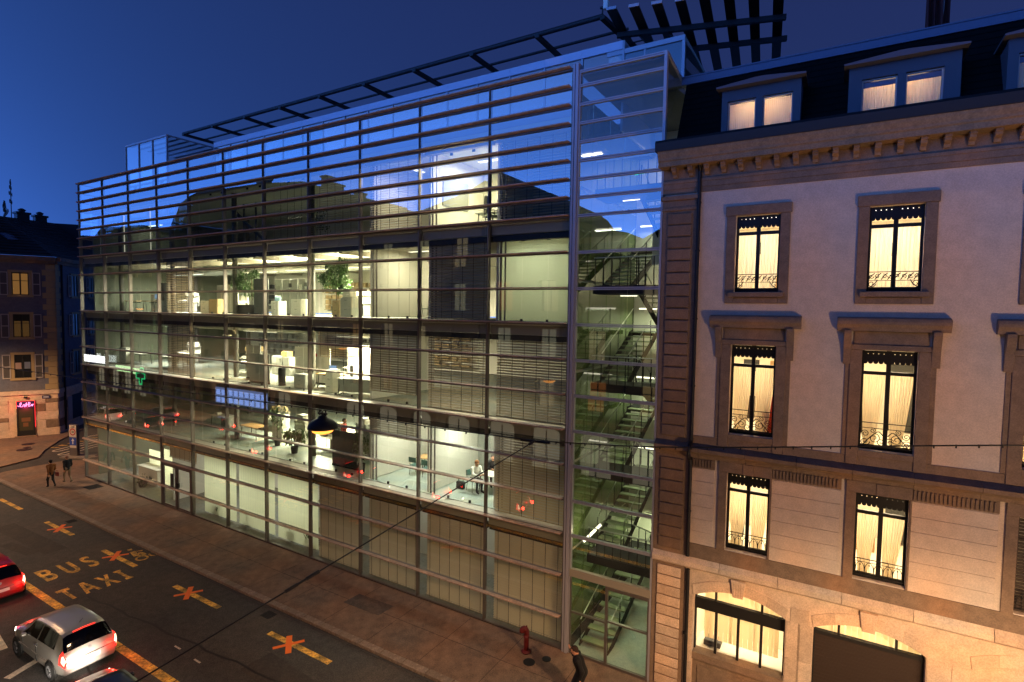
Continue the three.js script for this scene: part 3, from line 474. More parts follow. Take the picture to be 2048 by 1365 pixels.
// ---------------------------------------------------------------- office furniture
function cabinet(x, f, z, w, h, d, label, mat = M.grey, rows = 3, turn = 0, group) {
  const o = thing('filing_cabinet', label, 'cabinet', [x, FL[f] + 0.002, z], turn, group);
  mesh('body', RB(-w / 2, w / 2, 0, h, -d / 2, d / 2 - 0.02, 0.012), mat, o);
  for (let i = 0; i < rows; i++) { const y0 = 0.04 + i * (h - 0.06) / rows; const dr = mesh('drawer', RB(-w / 2 + 0.02, w / 2 - 0.02, y0, y0 + (h - 0.06) / rows - 0.015, d / 2 - 0.018, d / 2 + 0.004, 0.006), mat, o); mesh('handle', B(-0.07, 0.07, y0 + (h - 0.06) / rows * 0.7, y0 + (h - 0.06) / rows * 0.7 + 0.015, d / 2 + 0.005, d / 2 + 0.025), M.steel, dr); }
  return o;
}
function desk(x, f, z, w, d, label, turn = 0, top = M.wood, legs = M.steel) {
  const o = thing('desk', label, 'desk', [x, FL[f] + 0.002, z], turn);
  mesh('tabletop', RB(-w / 2, w / 2, 0.70, 0.735, -d / 2, d / 2, 0.012), top, o);
  for (const [sx, sz] of [[-1, -1], [1, -1], [-1, 1], [1, 1]]) mesh('leg', bar([sx * (w / 2 - 0.08), 0, sz * (d / 2 - 0.06)], [sx * (w / 2 - 0.14), 0.7, sz * (d / 2 - 0.1)], 0.022), legs, o);
  mesh('stretcher', B(-w / 2 + 0.15, w / 2 - 0.15, 0.60, 0.64, -0.02, 0.02), legs, o); return o;
}
function chair(x, f, z, turn, label, mat, group) {
  const o = thing('chair', label, 'chair', [x, FL[f] + 0.002, z], turn, group);
  mesh('seat', RB(-0.22, 0.22, 0.43, 0.46, -0.22, 0.22, 0.015, 2), mat, o);
  mesh('backrest', RB(-0.21, 0.21, 0.62, 0.86, -0.25, -0.225, 0.012, 2).rotateX(-0.06), mat, o);
  for (const [sx, sz] of [[-1, -1], [1, -1], [-1, 1], [1, 1]]) mesh('leg', bar([sx * 0.22, 0, sz * 0.22], [sx * 0.19, 0.43, sz * 0.18], 0.012), M.alu, o);
  for (const s of [-1, 1]) mesh('back_post', bar([s * 0.19, 0.43, -0.2], [s * 0.19, 0.84, -0.26], 0.012), M.alu, o); return o;
}
function officeChair(x, f, z, turn, label) {
  const o = thing('office_chair', label, 'office chair', [x, FL[f] + 0.002, z], turn);
  for (let i = 0; i < 5; i++) { const a = i * 1.2566; mesh('foot', [bar([0, 0.11, 0], [Math.cos(a) * 0.3, 0.07, Math.sin(a) * 0.3], 0.018), new THREE.SphereGeometry(0.03, 8, 6).translate(Math.cos(a) * 0.3, 0.03, Math.sin(a) * 0.3)], M.steel, o); }
  mesh('stem', bar([0, 0.1, 0], [0, 0.46, 0], 0.025), M.steel, o); mesh('seat', RB(-0.25, 0.25, 0.45, 0.53, -0.25, 0.25, 0.035, 2), M.leather, o);
  const s = new THREE.Shape(); s.moveTo(-0.2, 0); s.quadraticCurveTo(-0.28, 0.4, -0.17, 0.62); s.quadraticCurveTo(0, 0.74, 0.17, 0.62); s.quadraticCurveTo(0.28, 0.4, 0.2, 0); s.closePath();
  mesh('backrest', extrude(s, 0.04, 0.015).translate(0, 0.6, -0.3), M.leather, o); mesh('back_stem', bar([0, 0.48, -0.15], [0, 0.75, -0.32], 0.02), M.steel, o);
  for (const q of [-1, 1]) mesh('armrest', [B(q * 0.27 - 0.03, q * 0.27 + 0.03, 0.68, 0.71, -0.16, 0.12), bar([q * 0.27, 0.5, 0], [q * 0.27, 0.68, 0], 0.015)], M.leather, o); return o;
}
function plant(x, f, z, h, crown, n, leafL, label, pot = [0.35, 0.4], shape = 'ball') {
  const o = thing('potted_plant', label, 'plant', [x, FL[f] + 0.002, z]);
  mesh('pot', pot.length === 3 ? RB(-pot[2] / 2, pot[2] / 2, 0, pot[1], -pot[0] / 2, pot[0] / 2, 0.02) : lathe([[0, 0], [pot[0] * 0.38, 0], [pot[0] * 0.5, pot[1]], [pot[0] * 0.45, pot[1]], [pot[0] * 0.42, pot[1] - 0.05], [0, pot[1] - 0.05]]), M.black, o);
  const st = [], lv = [], nt = pot.length === 3 ? 3 : 1;
  for (let k = 0; k < nt; k++) {
    const ox = (k - (nt - 1) / 2) * (pot[2] || 0) * 0.33, top = h - crown[1] * 0.8;
    st.push(tube([[ox, pot[1] - 0.08, 0], [ox + 0.05, (pot[1] + top) / 2, 0.03], [ox - 0.02, top, 0]], 0.025, 10, 6));
    const twigs = []; for (let i = 0; i < 18; i++) { const a = rr(0, 6.28), e = rr(-1.1, 1.3), R = rr(0.4, 1); const p = [ox + Math.cos(a) * Math.cos(e) * crown[0] * R, h - crown[1] + Math.sin(e) * crown[1] * R, Math.sin(a) * Math.cos(e) * crown[0] * R]; twigs.push(p); st.push(bar([ox, Math.min(top, p[1] + 0.05) - 0.05, 0], p, 0.007, 4)); }
    for (let i = 0; i < n; i++) {
      const p = twigs[Math.floor(rnd() * 18)], L = leafL * rr(0.6, 1.2), s = new THREE.PlaneGeometry(L * 0.5, L, 2, 2), q = s.attributes.position;
      for (let j = 0; j < 9; j++) { const yy = q.getY(j) / L; q.setX(j, q.getX(j) * (1 - 3.4 * yy * yy + 0.0)); q.setZ(j, -yy * yy * L * 0.6 + Math.abs(q.getX(j)) * 0.5); }
      s.computeVertexNormals(); s.rotateX(rr(-1.4, 0.6)); s.rotateY(rr(0, 6.28)); s.translate(p[0] + rr(-1, 1) * crown[0] * 0.28, p[1] + rr(-1, 1) * crown[1] * 0.25, p[2] + rr(-1, 1) * crown[0] * 0.28); lv.push(s);
    }
  }
  mesh('stem', st, M.bark, o); mesh('foliage', lv, M.leaf, o); return o;
}
function workstation(x, f, z, label, turn = 0) { const o = desk(x, f, z, 1.6, 0.8, label, turn, M.offwhite); mesh('drawer_pedestal', RB(0.3, 0.72, 0.05, 0.66, -0.3, 0.3, 0.015), M.grey, o); mesh('rear_panel', RB(-0.8, 0.8, 0.45, 1.15, -0.43, -0.40, 0.008), M.grey, o); mesh('shelf', [B(-0.78, 0.78, 1.16, 1.18, -0.5, -0.25), ...[...Array(9)].map((_, i) => B(-0.75 + i * 0.16, -0.63 + i * 0.16 - (i % 3) * 0.03, 1.181, 1.38 + (i % 4) * 0.03, -0.48, -0.28))], [M.darkgrey, M.tan, M.offwhite][Math.floor(rnd() * 3)], o); mesh('desk_tray', RB(-0.6, -0.25, 0.74, 0.86, -0.1, 0.2, 0.01), M.white, o); return o; }
workstation(-26.0, 3, -4.6, 'third-floor workstation with files behind the pale screen'); workstation(-22.4, 3, -5.6, 'third-floor workstation deep behind the leafy tree'); workstation(-15.2, 3, -5.0, 'third-floor workstation behind the round-crowned plant'); workstation(-11.6, 3, -4.6, 'third-floor workstation beside the cupboard room wall'); workstation(-32.4, 3, -5.0, 'third-floor workstation at the far left back');
workstation(-24.6, 2, -4.8, 'second-floor workstation behind the slim floor lamp', 0.3); workstation(-18.6, 2, -4.4, 'second-floor workstation behind the wide grey screen'); workstation(-15.0, 2, -4.8, 'second-floor workstation behind the white pinboard screen'); workstation(-31.6, 2, -4.6, 'second-floor workstation at the dim left end');
workstation(-22.0, 1, -4.6, 'first-floor workstation left of the filing cabinets'); workstation(-25.6, 1, -3.4, 'first-floor workstation behind the mirrored cars'); workstation(-15.4, 1, -3.2, 'first-floor workstation behind the low palm');
// first floor
desk(-4.35, 1, -2.35, 1.3, 0.8, 'table where two people sit in the lit first-floor room', 0.1, M.offwhite);
chair(-5.15, 1, -1.95, 1.2, 'dark chair of the white-shirted person in the lit first-floor room', M.teal, null);
desk(-8.2, 1, -3.0, 1.4, 0.75, 'wooden desk in the empty white first-floor room', 0.2);
for (const [x, z, l] of [[-8.7, -2.4, 'green chair left of the wooden first-floor desk'], [-7.9, -2.35, 'green chair right of the wooden first-floor desk']]) chair(x, 1, z, Math.PI, l, M.teal);
{ const o = thing('bag', 'black bag on the floor beside the seated pair', 'bag', [-5.75, FL[1] + 0.003, -1.85]); mesh('bag_body', RB(-0.2, 0.2, 0, 0.32, -0.09, 0.09, 0.05, 2), M.leather, o); mesh('strap', tube([[-0.14, 0.3, 0], [-0.08, 0.45, 0], [0.08, 0.45, 0], [0.14, 0.3, 0]], 0.012), M.leather, o); }
function partition(x, f, z, w, h, turn, label, mat = M.grey) { const o = thing('office_screen', label, 'screen', [x, FL[f] + 0.002, z], turn); const n = Math.max(1, Math.round(w / 0.75)); for (let i = 0; i < n; i++) mesh('panel', RB(-w / 2 + i * w / n + 0.01, -w / 2 + (i + 1) * w / n - 0.01, 0.08, h, -0.025, 0.025, 0.01), mat, o); mesh('foot_rail', B(-w / 2, w / 2, 0, 0.075, -0.03, 0.03), M.steel, o); return o; }
partition(-12.2, 1, -1.3, 1.7, 1.75, 0, 'grey office screen behind the street lamp on the first floor', M.darkgrey);
partition(-12.4, 1, -3.2, 2.2, 1.4, 0, 'second grey screen deeper in the first-floor office', M.grey);
cabinet(-17.6, 1, -3.2, 0.9, 1.35, 0.5, 'white filing cabinet with printer beside the first-floor palm', M.white, 4);
cabinet(-19.3, 1, -3.0, 0.9, 1.5, 0.5, 'tall pale filing cabinet left of the first-floor plant', M.white, 4);
cabinet(-13.6, 1, -3.9, 0.8, 1.5, 0.5, 'grey cabinet behind the hanging street lamp', M.grey, 4);
cabinet(-11.3, 1, -4.2, 0.8, 1.9, 0.5, 'tall white cabinet against the first-floor meeting-room wall', M.white, 4);
function printer(x, y, z, label) { const o = thing('printer', label, 'printer', [x, y, z]); mesh('printer_body', RB(-0.26, 0.26, 0, 0.26, -0.22, 0.22, 0.03), M.offwhite, o); mesh('paper_tray', B(-0.18, 0.18, 0.1, 0.12, 0.22, 0.36), M.white, o); mesh('scanner_lid', RB(-0.25, 0.25, 0.265, 0.32, -0.21, 0.21, 0.02), M.grey, o); }
printer(-17.6, FL[1] + 1.355, -3.2, 'pale printer on top of a first-floor cabinet'); printer(-13.6, FL[1] + 1.505, -3.9, 'pale copier on the cabinet behind the street lamp');
plant(-18.5, 1, -2.2, 2.3, [0.5, 0.7], 220, 0.17, 'bushy plant between the first-floor cabinets');
plant(-16.4, 1, -1.7, 1.3, [0.6, 0.5], 120, 0.34, 'low palm by the first-floor glass', [0.4, 0.35]);
plant(-11.0, 1, -1.2, 2.2, [0.45, 0.9], 240, 0.18, 'tall plant at the right end of the first-floor office', [0.4, 0.4]);
desk(-21.2, 1, -2.6, 1.6, 0.8, 'dim desk left of the first-floor filing cabinets'); desk(-15.6, 1, -4.8, 1.6, 0.8, 'desk at the back of the first-floor office', 0, M.offwhite);
// second floor
officeChair(-12.2, 2, -2.1, 2.6, 'black high-backed office chair at the second-floor desk');
{ const o = desk(-11.55, 2, -1.6, 1.9, 0.9, 'curved white desk by the second-floor glass', 0.25, M.white); mesh('front_panel', B(-0.9, 0.9, 0.1, 0.68, 0.36, 0.385), M.grey, o); }
{ const o = thing('coat_stand', 'thin black coat stand in front of the second-floor desk', 'coat stand', [-11.9, FL[2] + 0.002, -0.95]); mesh('pole', bar([0, 0, 0], [0, 1.75, 0], 0.016), M.iron, o); for (let i = 0; i < 4; i++) { const a = i * 1.57 + 0.3; mesh('hook', tube([[0, 1.6, 0], [Math.cos(a) * 0.12, 1.62, Math.sin(a) * 0.12], [Math.cos(a) * 0.18, 1.74, Math.sin(a) * 0.18]], 0.01, 8), M.iron, o); mesh('leg', bar([0, 0.1, 0], [Math.cos(a) * 0.22, 0, Math.sin(a) * 0.22], 0.012), M.iron, o); } }
cabinet(-15.0, 2, -1.2, 0.85, 0.72, 0.55, 'grey drawer unit on castors by the second-floor glass', M.grey, 3);
partition(-16.2, 2, -2.7, 2.8, 1.9, 0, 'white second-floor pinboard screen with pinned papers', M.white);
for (const [x, y, w, h, m, l] of [[-15.6, 1.35, 0.28, 0.4, M.white, 'white sheet pinned to the second-floor screen'], [-15.9, 1.45, 0.2, 0.16, flat(0xb03030), 'red picture pinned to the second-floor screen'], [-15.25, 1.4, 0.2, 0.3, M.offwhite, 'cream sheet pinned right on the second-floor screen']]) { tag(mesh('pinned_sheet', B(x - w / 2, x + w / 2, FL[2] + y, FL[2] + y + h, -2.67, -2.655), m), l, 'paper'); }
partition(-18.4, 2, -1.1, 1.7, 1.55, 0, 'wide grey second-floor screen close to the glass', M.grey);
partition(-20.1, 2, -1.9, 1.3, 1.9, 0, 'tall grey second-floor screen with a box on top', M.grey);
partition(-13.2, 2, -3.6, 2.6, 2.1, 0, 'tall white wall screen behind the black office chair', M.white);
{ const o = thing('umbrella_bin', 'dark cylindrical bin with long umbrella on the second floor', 'bin', [-16.7, FL[2] + 0.002, -1.2]); mesh('bin_body', lathe([[0, 0], [0.18, 0], [0.19, 0.9], [0.17, 0.9], [0.17, 0.05], [0, 0.05]]), M.steel, o); mesh('umbrella', [bar([0, 0.1, 0], [0.08, 1.5, 0], 0.02), bar([0.08, 1.5, 0], [0.1, 1.7, 0], 0.01)], M.leather, o); }
function monitor(x, y, z, turn, label) { const o = thing('monitor', label, 'monitor', [x, y, z], turn); mesh('screen', RB(-0.24, 0.24, 0.12, 0.44, -0.015, 0.012, 0.01), M.black, o); mesh('display', B(-0.22, 0.22, 0.14, 0.42, 0.013, 0.016), glow(0x9fc4ff, 0.8), o); mesh('stand', [bar([0, 0.01, -0.03], [0, 0.2, -0.03], 0.02), B(-0.1, 0.1, 0, 0.015, -0.1, 0.06)], M.black, o); }
monitor(-13.75, FL[2] + 0.742, -1.95, 0.2, 'lit monitor on the desk left of the black chair'); desk(-13.9, 2, -2.0, 1.5, 0.75, 'wooden desk with a lit monitor on the second floor');
cabinet(-12.9, 2, -1.2, 0.5, 1.1, 0.5, 'narrow pale cabinet beside the second-floor column', M.offwhite, 3);
{ const o = thing('floor_lamp', 'slim white uplighter standing in the left lit second-floor bay', 'lamp', [-21.6, FL[2] + 0.002, -1.3]); mesh('base', new THREE.CylinderGeometry(0.16, 0.16, 0.02, 20).translate(0, 0.01, 0), M.white, o); mesh('pole', bar([0, 0, 0], [0, 2.3, 0], 0.03), M.white, o); mesh('lamp_shade', lathe([[0.05, 2.3], [0.26, 2.42], [0.25, 2.43], [0.04, 2.33]]), M.white, o); mesh('bulb', new THREE.SphereGeometry(0.05, 10, 8).translate(0, 2.4, 0), M.warmBulb, o); const p = new THREE.PointLight(0xffd9a0, 5); p.position.set(-21.6, FL[2] + 2.402, -1.3); p.castShadow = true; scene.add(p); }
desk(-22.2, 2, -3.0, 1.8, 0.8, 'desk in the dim second-floor bay behind the floor lamp', 0, M.offwhite); cabinet(-20.6, 2, -4.2, 1.6, 1.1, 0.5, 'long low cupboard behind the tall grey second-floor screen', M.grey, 2);
{ const o = thing('cardboard_box', 'brown box on the low cupboard of the second floor', 'box', [-20.3, FL[2] + 1.105, -4.2]); mesh('box_body', B(-0.25, 0.25, 0, 0.3, -0.2, 0.2), M.wood, o); mesh('box_tape', B(-0.03, 0.03, 0.3, 0.303, -0.2, 0.2), M.tan, o); }
// third floor
plant(-13.55, 3, -2.0, 2.9, [0.75, 0.95], 700, 0.25, 'broad round-crowned plant in the middle of the third floor', [0.5, 0.5]);
plant(-21.2, 3, -2.2, 2.85, [0.5, 1.0], 520, 0.16, 'leafy tree in a long black planter on the third floor', [0.5, 0.55, 1.7]);
partition(-18.3, 3, -3.2, 3.4, 2.0, 0, 'long grey third-floor screen with pinned pictures', M.grey);
for (const [x, y, w, h, m, l] of [[-18.6, 1.55, 0.26, 0.22, M.darkgrey, 'dark photograph pinned left on the third-floor screen'], [-17.3, 1.6, 0.22, 0.2, M.darkgrey, 'small dark photograph pinned right on the third-floor screen'], [-16.95, 1.3, 0.25, 0.42, flat(0xb03428), 'red poster pinned on the third-floor screen'], [-17.7, 1.4, 0.2, 0.3, M.white, 'white sheet pinned on the third-floor screen']]) tag(mesh('pinned_sheet', B(x - w / 2, x + w / 2, FL[3] + y, FL[3] + y + h, -3.17, -3.155), m), l, 'paper');
partition(-19.8, 3, -2.2, 0.9, 2.0, 0.4, 'tall green-grey screen right of the leafy third-floor tree', M.darkgrey);
cabinet(-24.6, 3, -2.0, 0.8, 0.75, 0.5, 'low pale cabinet left of the leafy third-floor tree', M.offwhite, 2); cabinet(-23.7, 3, -2.0, 0.85, 0.85, 0.5, 'brown-topped low cabinet beside the leafy third-floor tree', M.tan, 2);
partition(-24.6, 3, -3.2, 2.2, 1.75, 0, 'pale screen behind the low cabinets on the third floor', M.grey);
cabinet(-17.6, 3, -1.7, 0.6, 0.75, 0.5, 'low pale cabinet with bottles on the third floor', M.offwhite, 2); cabinet(-15.9, 3, -1.7, 0.8, 0.85, 0.5, 'pale cabinet left of the round-crowned third-floor plant', M.offwhite, 2);
for (let i = 0; i < 5; i++) { const o = thing('bottle', ['leftmost of the five', 'second from left of the five', 'middle one of the five', 'second from right of the five', 'rightmost of the five'][i] + ' clear water bottles on the low third-floor cabinet', 'bottle', [-17.8 + i * 0.1, FL[3] + 0.755, -1.65], 0, 'water bottles on the third-floor cabinet'); mesh('bottle_body', lathe([[0, 0], [0.036, 0], [0.036, 0.18], [0.014, 0.24], [0.014, 0.27], [0, 0.27]], 10), flat(0x9fc0cc, 0.2), o); mesh('cap', new THREE.CylinderGeometry(0.016, 0.016, 0.025, 8).translate(0, 0.283, 0), M.white, o); }
cabinet(-12.3, 3, -1.7, 0.75, 0.95, 0.5, 'grey cabinet with a box right of the round-crowned plant', M.grey, 2); cabinet(-13.1, 3, -1.8, 0.5, 0.8, 0.5, 'brown cabinet under the round-crowned third-floor plant', M.tan, 2);
printer(-12.3, FL[3] + 0.96, -1.7, 'dark-lidded printer right of the round-crowned plant');
for (const [x, z, tn, l] of [[-7.3, -1.3, 2.6, 'green chair nearest the glass in the third-floor cupboard room'], [-7.0, -2.0, 2.0, 'green chair deeper in the third-floor cupboard room']]) chair(x, 3, z, tn, l, M.teal);
desk(-6.95, 3, -2.7, 0.5, 0.9, 'small table behind the green third-floor chairs', 0, M.white);
for (const [x, z, l] of [[-28.0, -2.2, 'dim third-floor desk next to the closed dark blind'], [-31.2, -2.2, 'dim third-floor desk with coat behind'], [-34.0, -2.4, 'dim third-floor desk at the far left corner']]) desk(x, 3, z, 1.6, 0.8, l);
monitor(-31.0, FL[3] + 0.742, -2.3, 0.1, 'lit monitor on the dim third-floor desk'); cabinet(-29.6, 3, -2.3, 0.9, 1.9, 0.5, 'tall grey locker in the dim third-floor office', M.grey, 4); cabinet(-32.6, 3, -3.2, 1.2, 1.2, 0.5, 'pale cupboard at the left end of the third floor', M.offwhite, 3);
{ const o = thing('coat', 'dark jacket hanging on the grey locker on the third floor', 'jacket', [-29.9, FL[3] + 0.75, -1.98]); const s = new THREE.Shape(); s.moveTo(-0.3, 0); s.quadraticCurveTo(-0.22, 0.6, -0.06, 1.0); s.lineTo(0.06, 1.0); s.quadraticCurveTo(0.2, 0.6, 0.28, 0.02); s.quadraticCurveTo(0, 0.1, -0.3, 0); mesh('jacket_cloth', extrude(s, 0.08, 0.03), M.leather, o); }
for (const [x, z, l] of [[-29.6, -2.4, 'dim second-floor desk beside the closed dark blind'], [-33.6, -2.4, 'dim second-floor desk at the far left corner']]) desk(x, 2, z, 1.8, 0.8, l, 0, M.offwhite);
cabinet(-34.6, 2, -2.0, 0.9, 1.1, 0.5, 'pale cupboard at the left corner of the second floor', M.offwhite, 3);
// top floor
desk(-4.25, 4, -2.0, 1.5, 0.8, 'trestle desk in the white top-floor room', 0.1, M.offwhite); officeChair(-4.0, 4, -1.4, 2.4, 'dark swivel chair at the top-floor trestle desk');
plant(-14.6, 4, -1.9, 1.6, [0.5, 0.5], 160, 0.14, 'plant seen through the open blind slats on the top floor');
{ const o = thing('roof_brace', 'dark diagonal brace in the top-floor office seen through the glass', 'brace', [-21.0, FL[4] + 0.002, -2.2]); mesh('strut', [beam([-1.4, 2.4, 0], [1.4, 0.6, 0], 0.12, 0.16), bar([-0.3, 0, 0], [-0.3, 2.6, 0], 0.06), bar([0.8, 0, 0], [0.8, 2.6, 0], 0.06)], M.darkgrey, o); mesh('base_plate', B(-1.0, 1.0, 0, 0.04, -0.1, 0.1), M.darkgrey, o); }
for (const [b, w] of [[9, -1], [10, -1], [11, -1]]) { const [x0] = bx(b); const o = thing('light_column', ['', 'pale vertical tube at the right of the left-end top-floor bays', 'pale vertical tube in the middle of the left-end top-floor bays', 'pale vertical tube at the far left of the top floor'][b - 8], 'lamp', [x0 + 0.6, FL[4] + 0.01, -0.95]); mesh('tube', bar([0, 0, 0], [0, 2.85, 0], 0.03), b === 11 ? M.offwhite : glow(0xfff2dc, 0.7), o); mesh('cap', B(-0.05, 0.05, 2.851, 2.9, -0.05, 0.05), M.white, o); }
// plants standing behind the frosted ground-floor screens
for (const [x, h, l] of [[-13.9, 1.0, 'leafy plant silhouetted low behind the right-hand frosted screen'], [-15.3, 0.8, 'small bushy plant silhouetted behind the right-hand frosted screen'], [-18.9, 0.7, 'plant silhouetted at the corner of the middle frosted screen'], [-21.7, 1.0, 'bushy plant silhouetted behind the left frosted screen'], [-30.5, 0.8, 'low plant in the bright hall left of the entrance']]) plant(x, 0, -0.95, h, [0.4, 0.4], 120, 0.18, l, [0.5, 0.35]);
{ const o = thing('counter', 'pale reception counter in the bright hall left of the entrance', 'counter', [-30.8, 0.032, -1.7]); mesh('counter_body', RB(-1.2, 1.2, 0, 1.05, -0.3, 0.3, 0.02), M.white, o); mesh('counter_top', RB(-1.3, 1.3, 1.051, 1.1, -0.36, 0.36, 0.01), M.offwhite, o); }
// ---------------------------------------------------------------- stone house
const house = thing('stone_house', 'pale rendered stone house with lit curtained windows, grey dormers and dark roof', 'house');
{
  const t = house, XE = 24, cols = [5.775, 8.975, 12.18, 15.38, 18.58, 21.78];
  const XL = 3.14;
  // upper wall with window openings
  const ws = poly([[XL, 4.36], [XE, 4.36], [XE, 15.32], [XL, 15.32]]);
  const openings = [];
  for (const c of cols) for (const [y0, y1, w] of [[4.83, 7.13, 0.57], [8.27, 10.87, 0.59], [12.38, 14.54, 0.575]]) { const h = new THREE.Path(); h.moveTo(c - w, y0); h.lineTo(c + w, y0); h.lineTo(c + w, y1); h.lineTo(c - w, y1); h.closePath(); ws.holes.push(h); openings.push([c, y0, y1, w]); }
  mesh('wall', extrude(ws, 0.4).translate(0, 0, -0.4), M.stucco, t);
  // ground floor with segmental arches
  const gs = poly([[XL, 0], [XE, 0], [XE, 4.05], [XL, 4.05]]);
  const arches = [[4.37, 6.88], [7.57, 10.06], [10.95, 13.4], [14.2, 16.6]];
  for (const [a, b] of arches) { const h = new THREE.Path(); h.moveTo(a, 0.01); h.lineTo(b, 0.01); h.lineTo(b, 3.22); h.quadraticCurveTo((a + b) / 2, 3.90, a, 3.22); h.closePath(); gs.holes.push(h); }
  mesh('ground_floor_wall', extrude(gs, 0.5).translate(0, 0, -0.5), M.limestone, t);
  for (const [a, b] of arches) { // voussoirs and keystone, proud with open joints
    const f = (s) => { const x = a + (b - a) * s, y = 3.22 * (1 - s) ** 2 + 3.90 * 2 * s * (1 - s) + 3.22 * s * s; return [x, y]; };
    const parts = [[0.0, 0.2], [0.205, 0.44], [0.56, 0.795], [0.8, 1.0]];
    for (const [s0, s1] of parts) { const p = []; for (let i = 0; i <= 5; i++) p.push(f(s0 + (s1 - s0) * i / 5)); for (let i = 5; i >= 0; i--) { const q = f(s0 + (s1 - s0) * i / 5); p.push([q[0] + (q[0] - (a + b) / 2) * 0.04, q[1] + 0.30]); } mesh('voussoir', extrude(poly(p), 0.018, 0.006).translate(0, 0, 0.006), vary(M.limestone), t); }
    const c = (a + b) / 2; mesh('keystone', [extrude(poly([[c - 0.13, 3.5], [c + 0.13, 3.5], [c + 0.19, 3.99], [c - 0.19, 3.99]]), 0.08, 0.01).translate(0, 0, 0.02), ...[-0.1, -0.033, 0.033, 0.1].map((d) => B(c + d - 0.018, c + d + 0.018, 3.52, 3.95, 0.105, 0.125))], M.limestone, t);
    for (const [x0, x1] of [[a - 0.38, a - 0.02], [b + 0.02, b + 0.38]]) for (let k = 0; k < 3; k++) mesh('jamb_stone', RB(x0, x1, 0.02 + k * 1.06, 1.07 + k * 1.06, 0.002, 0.024, 0.008), vary(M.limestone), t);
  }
  // arch fillings
  { const [a, b] = arches[0]; mesh('sill_panel', [B(a + 0.001, b - 0.001, 0.02, 1.2, -0.35, -0.12), B(a - 0.0, b, 1.201, 1.42, -0.4, -0.02), RB(a + 0.15, b - 0.15, 0.25, 1.0, -0.119, -0.09, 0.01)], M.sandstone, t);
    const w = mesh('shop_window', [B(a, b, 2.72, 3.06, -0.36, -0.22), B(a, a + 0.05, 1.43, 3.3, -0.36, -0.24), B(b - 0.05, b, 1.43, 3.3, -0.36, -0.24), ...[0.25, 0.5, 0.75].map((s) => B(a + (b - a) * s - 0.035, a + (b - a) * s + 0.035, 1.43, 2.719, -0.35, -0.25)), ...[0.24, 0.75].map((s) => B(a + (b - a) * s - 0.03, a + (b - a) * s + 0.03, 3.061, 3.62, -0.35, -0.25))], M.black, t);
    for (let i = 0; i < 4; i++) mesh('window_pane', new THREE.PlaneGeometry((b - a) / 4 - 0.09, 1.28).translate(a + (b - a) * (i + 0.5) / 4, 2.07, -0.3), M.window, w);
    for (let i = 0; i < 17; i++) if (i !== 0 && i !== 16) mesh('blind_strip', B(-0.064, 0.064, 1.66, 3.75, -0.003, 0.003).rotateY(rr(0.12, 0.3)).translate(a + 0.16 + i * 0.14, 0, -0.62), M.curtain, t);
    mesh('window_shelf', B(a, b, 1.36, 1.42, -1.3, -0.41), M.offwhite, t); }
  { const [a, b] = arches[1]; const s = mesh('roller_shutter', [...Array(29)].map((_, i) => RB(a + 0.04, b - 0.04, 0.03 + i * 0.1, 0.127 + i * 0.1, -0.30, -0.27, 0.008)), M.darkwood, t); s.userData.kind = 'stuff';
    mesh('transom_frame', [B(a, b, 2.95, 3.05, -0.36, -0.22), B(a, a + 0.05, 0.02, 3.3, -0.36, -0.24), B(b - 0.06, b, 0.02, 3.3, -0.36, -0.24), ...[0.24, 0.76].map((q) => B(a + (b - a) * q - 0.03, a + (b - a) * q + 0.03, 3.051, 3.62, -0.35, -0.25))], M.black, t);
    for (let i = 0; i < 17; i++) mesh('blind_strip', B(-0.064, 0.064, 2.9, 3.75, -0.003, 0.003).rotateY(rr(0.12, 0.3)).translate(a + 0.13 + i * 0.14, 0, -0.62), M.curtain, t); }
  for (const [a, b] of arches.slice(2)) { mesh('stone_infill', [B(a, b, 2.75, 3.6, -0.3, -0.06), B(a, a + 0.35, 0.02, 2.749, -0.3, -0.06), B(b - 0.35, b, 0.02, 2.749, -0.3, -0.06)], M.limestone, t); mesh('house_door', [B(a + 0.351, b - 0.351, 0.02, 2.749, -0.42, -0.36), RB(a + 0.5, (a + b) / 2 - 0.1, 0.3, 2.5, -0.355, -0.33, 0.01), RB((a + b) / 2 + 0.1, b - 0.5, 0.3, 2.5, -0.355, -0.33, 0.01)], M.darkwood, t); }
  // string course above the ground floor: blocks with joints
  for (let i = 0; i < 12; i++) { const x0 = i ? 3.55 + i * 1.55 : XL - 0.04, x1 = 3.55 + (i + 1) * 1.55 - 0.012; mesh('string_course', extrude(poly([[0, 4.051], [0.10, 4.051], [0.14, 4.10], [0.14, 4.24], [0.02, 4.37], [0, 4.37]]), x1 - x0).alongX().translate(x0, 0, 0.0), vary(M.limestone), t); }
  // band between first and second floor
  mesh('sill_band', B(XL, XE, 4.371, 4.80, 0.001, 0.035), M.sandstone, t);
  for (const c of [4.06, ...cols.map((c) => c + 0.98)]) { const x0 = c === 4.06 ? 4.06 : c - 0.36, x1 = c === 4.06 ? 4.86 : c + 1.31; if (c > 20) continue;
    for (let k = 0; k < 6; k++) { const y0 = 4.81 + k * 0.385; mesh('render_course', RB(x0 + (c === 4.06 ? 0.12 : 0), x1, y0, y0 + 0.378, 0.004, 0.024, 0.006), M.stucco, t); }
    const fl = [B(x0, x1, 7.135, 7.44, 0.002, 0.03)]; const n = Math.floor((x1 - x0) / 0.085); for (let i = 0; i < n; i++) fl.push(B(x0 + 0.02 + i * (x1 - x0 - 0.04) / n, x0 + 0.055 + i * (x1 - x0 - 0.04) / n, 7.17, 7.40, 0.031, 0.07)); mesh('fluted_panel', fl, M.sandstone, t); }
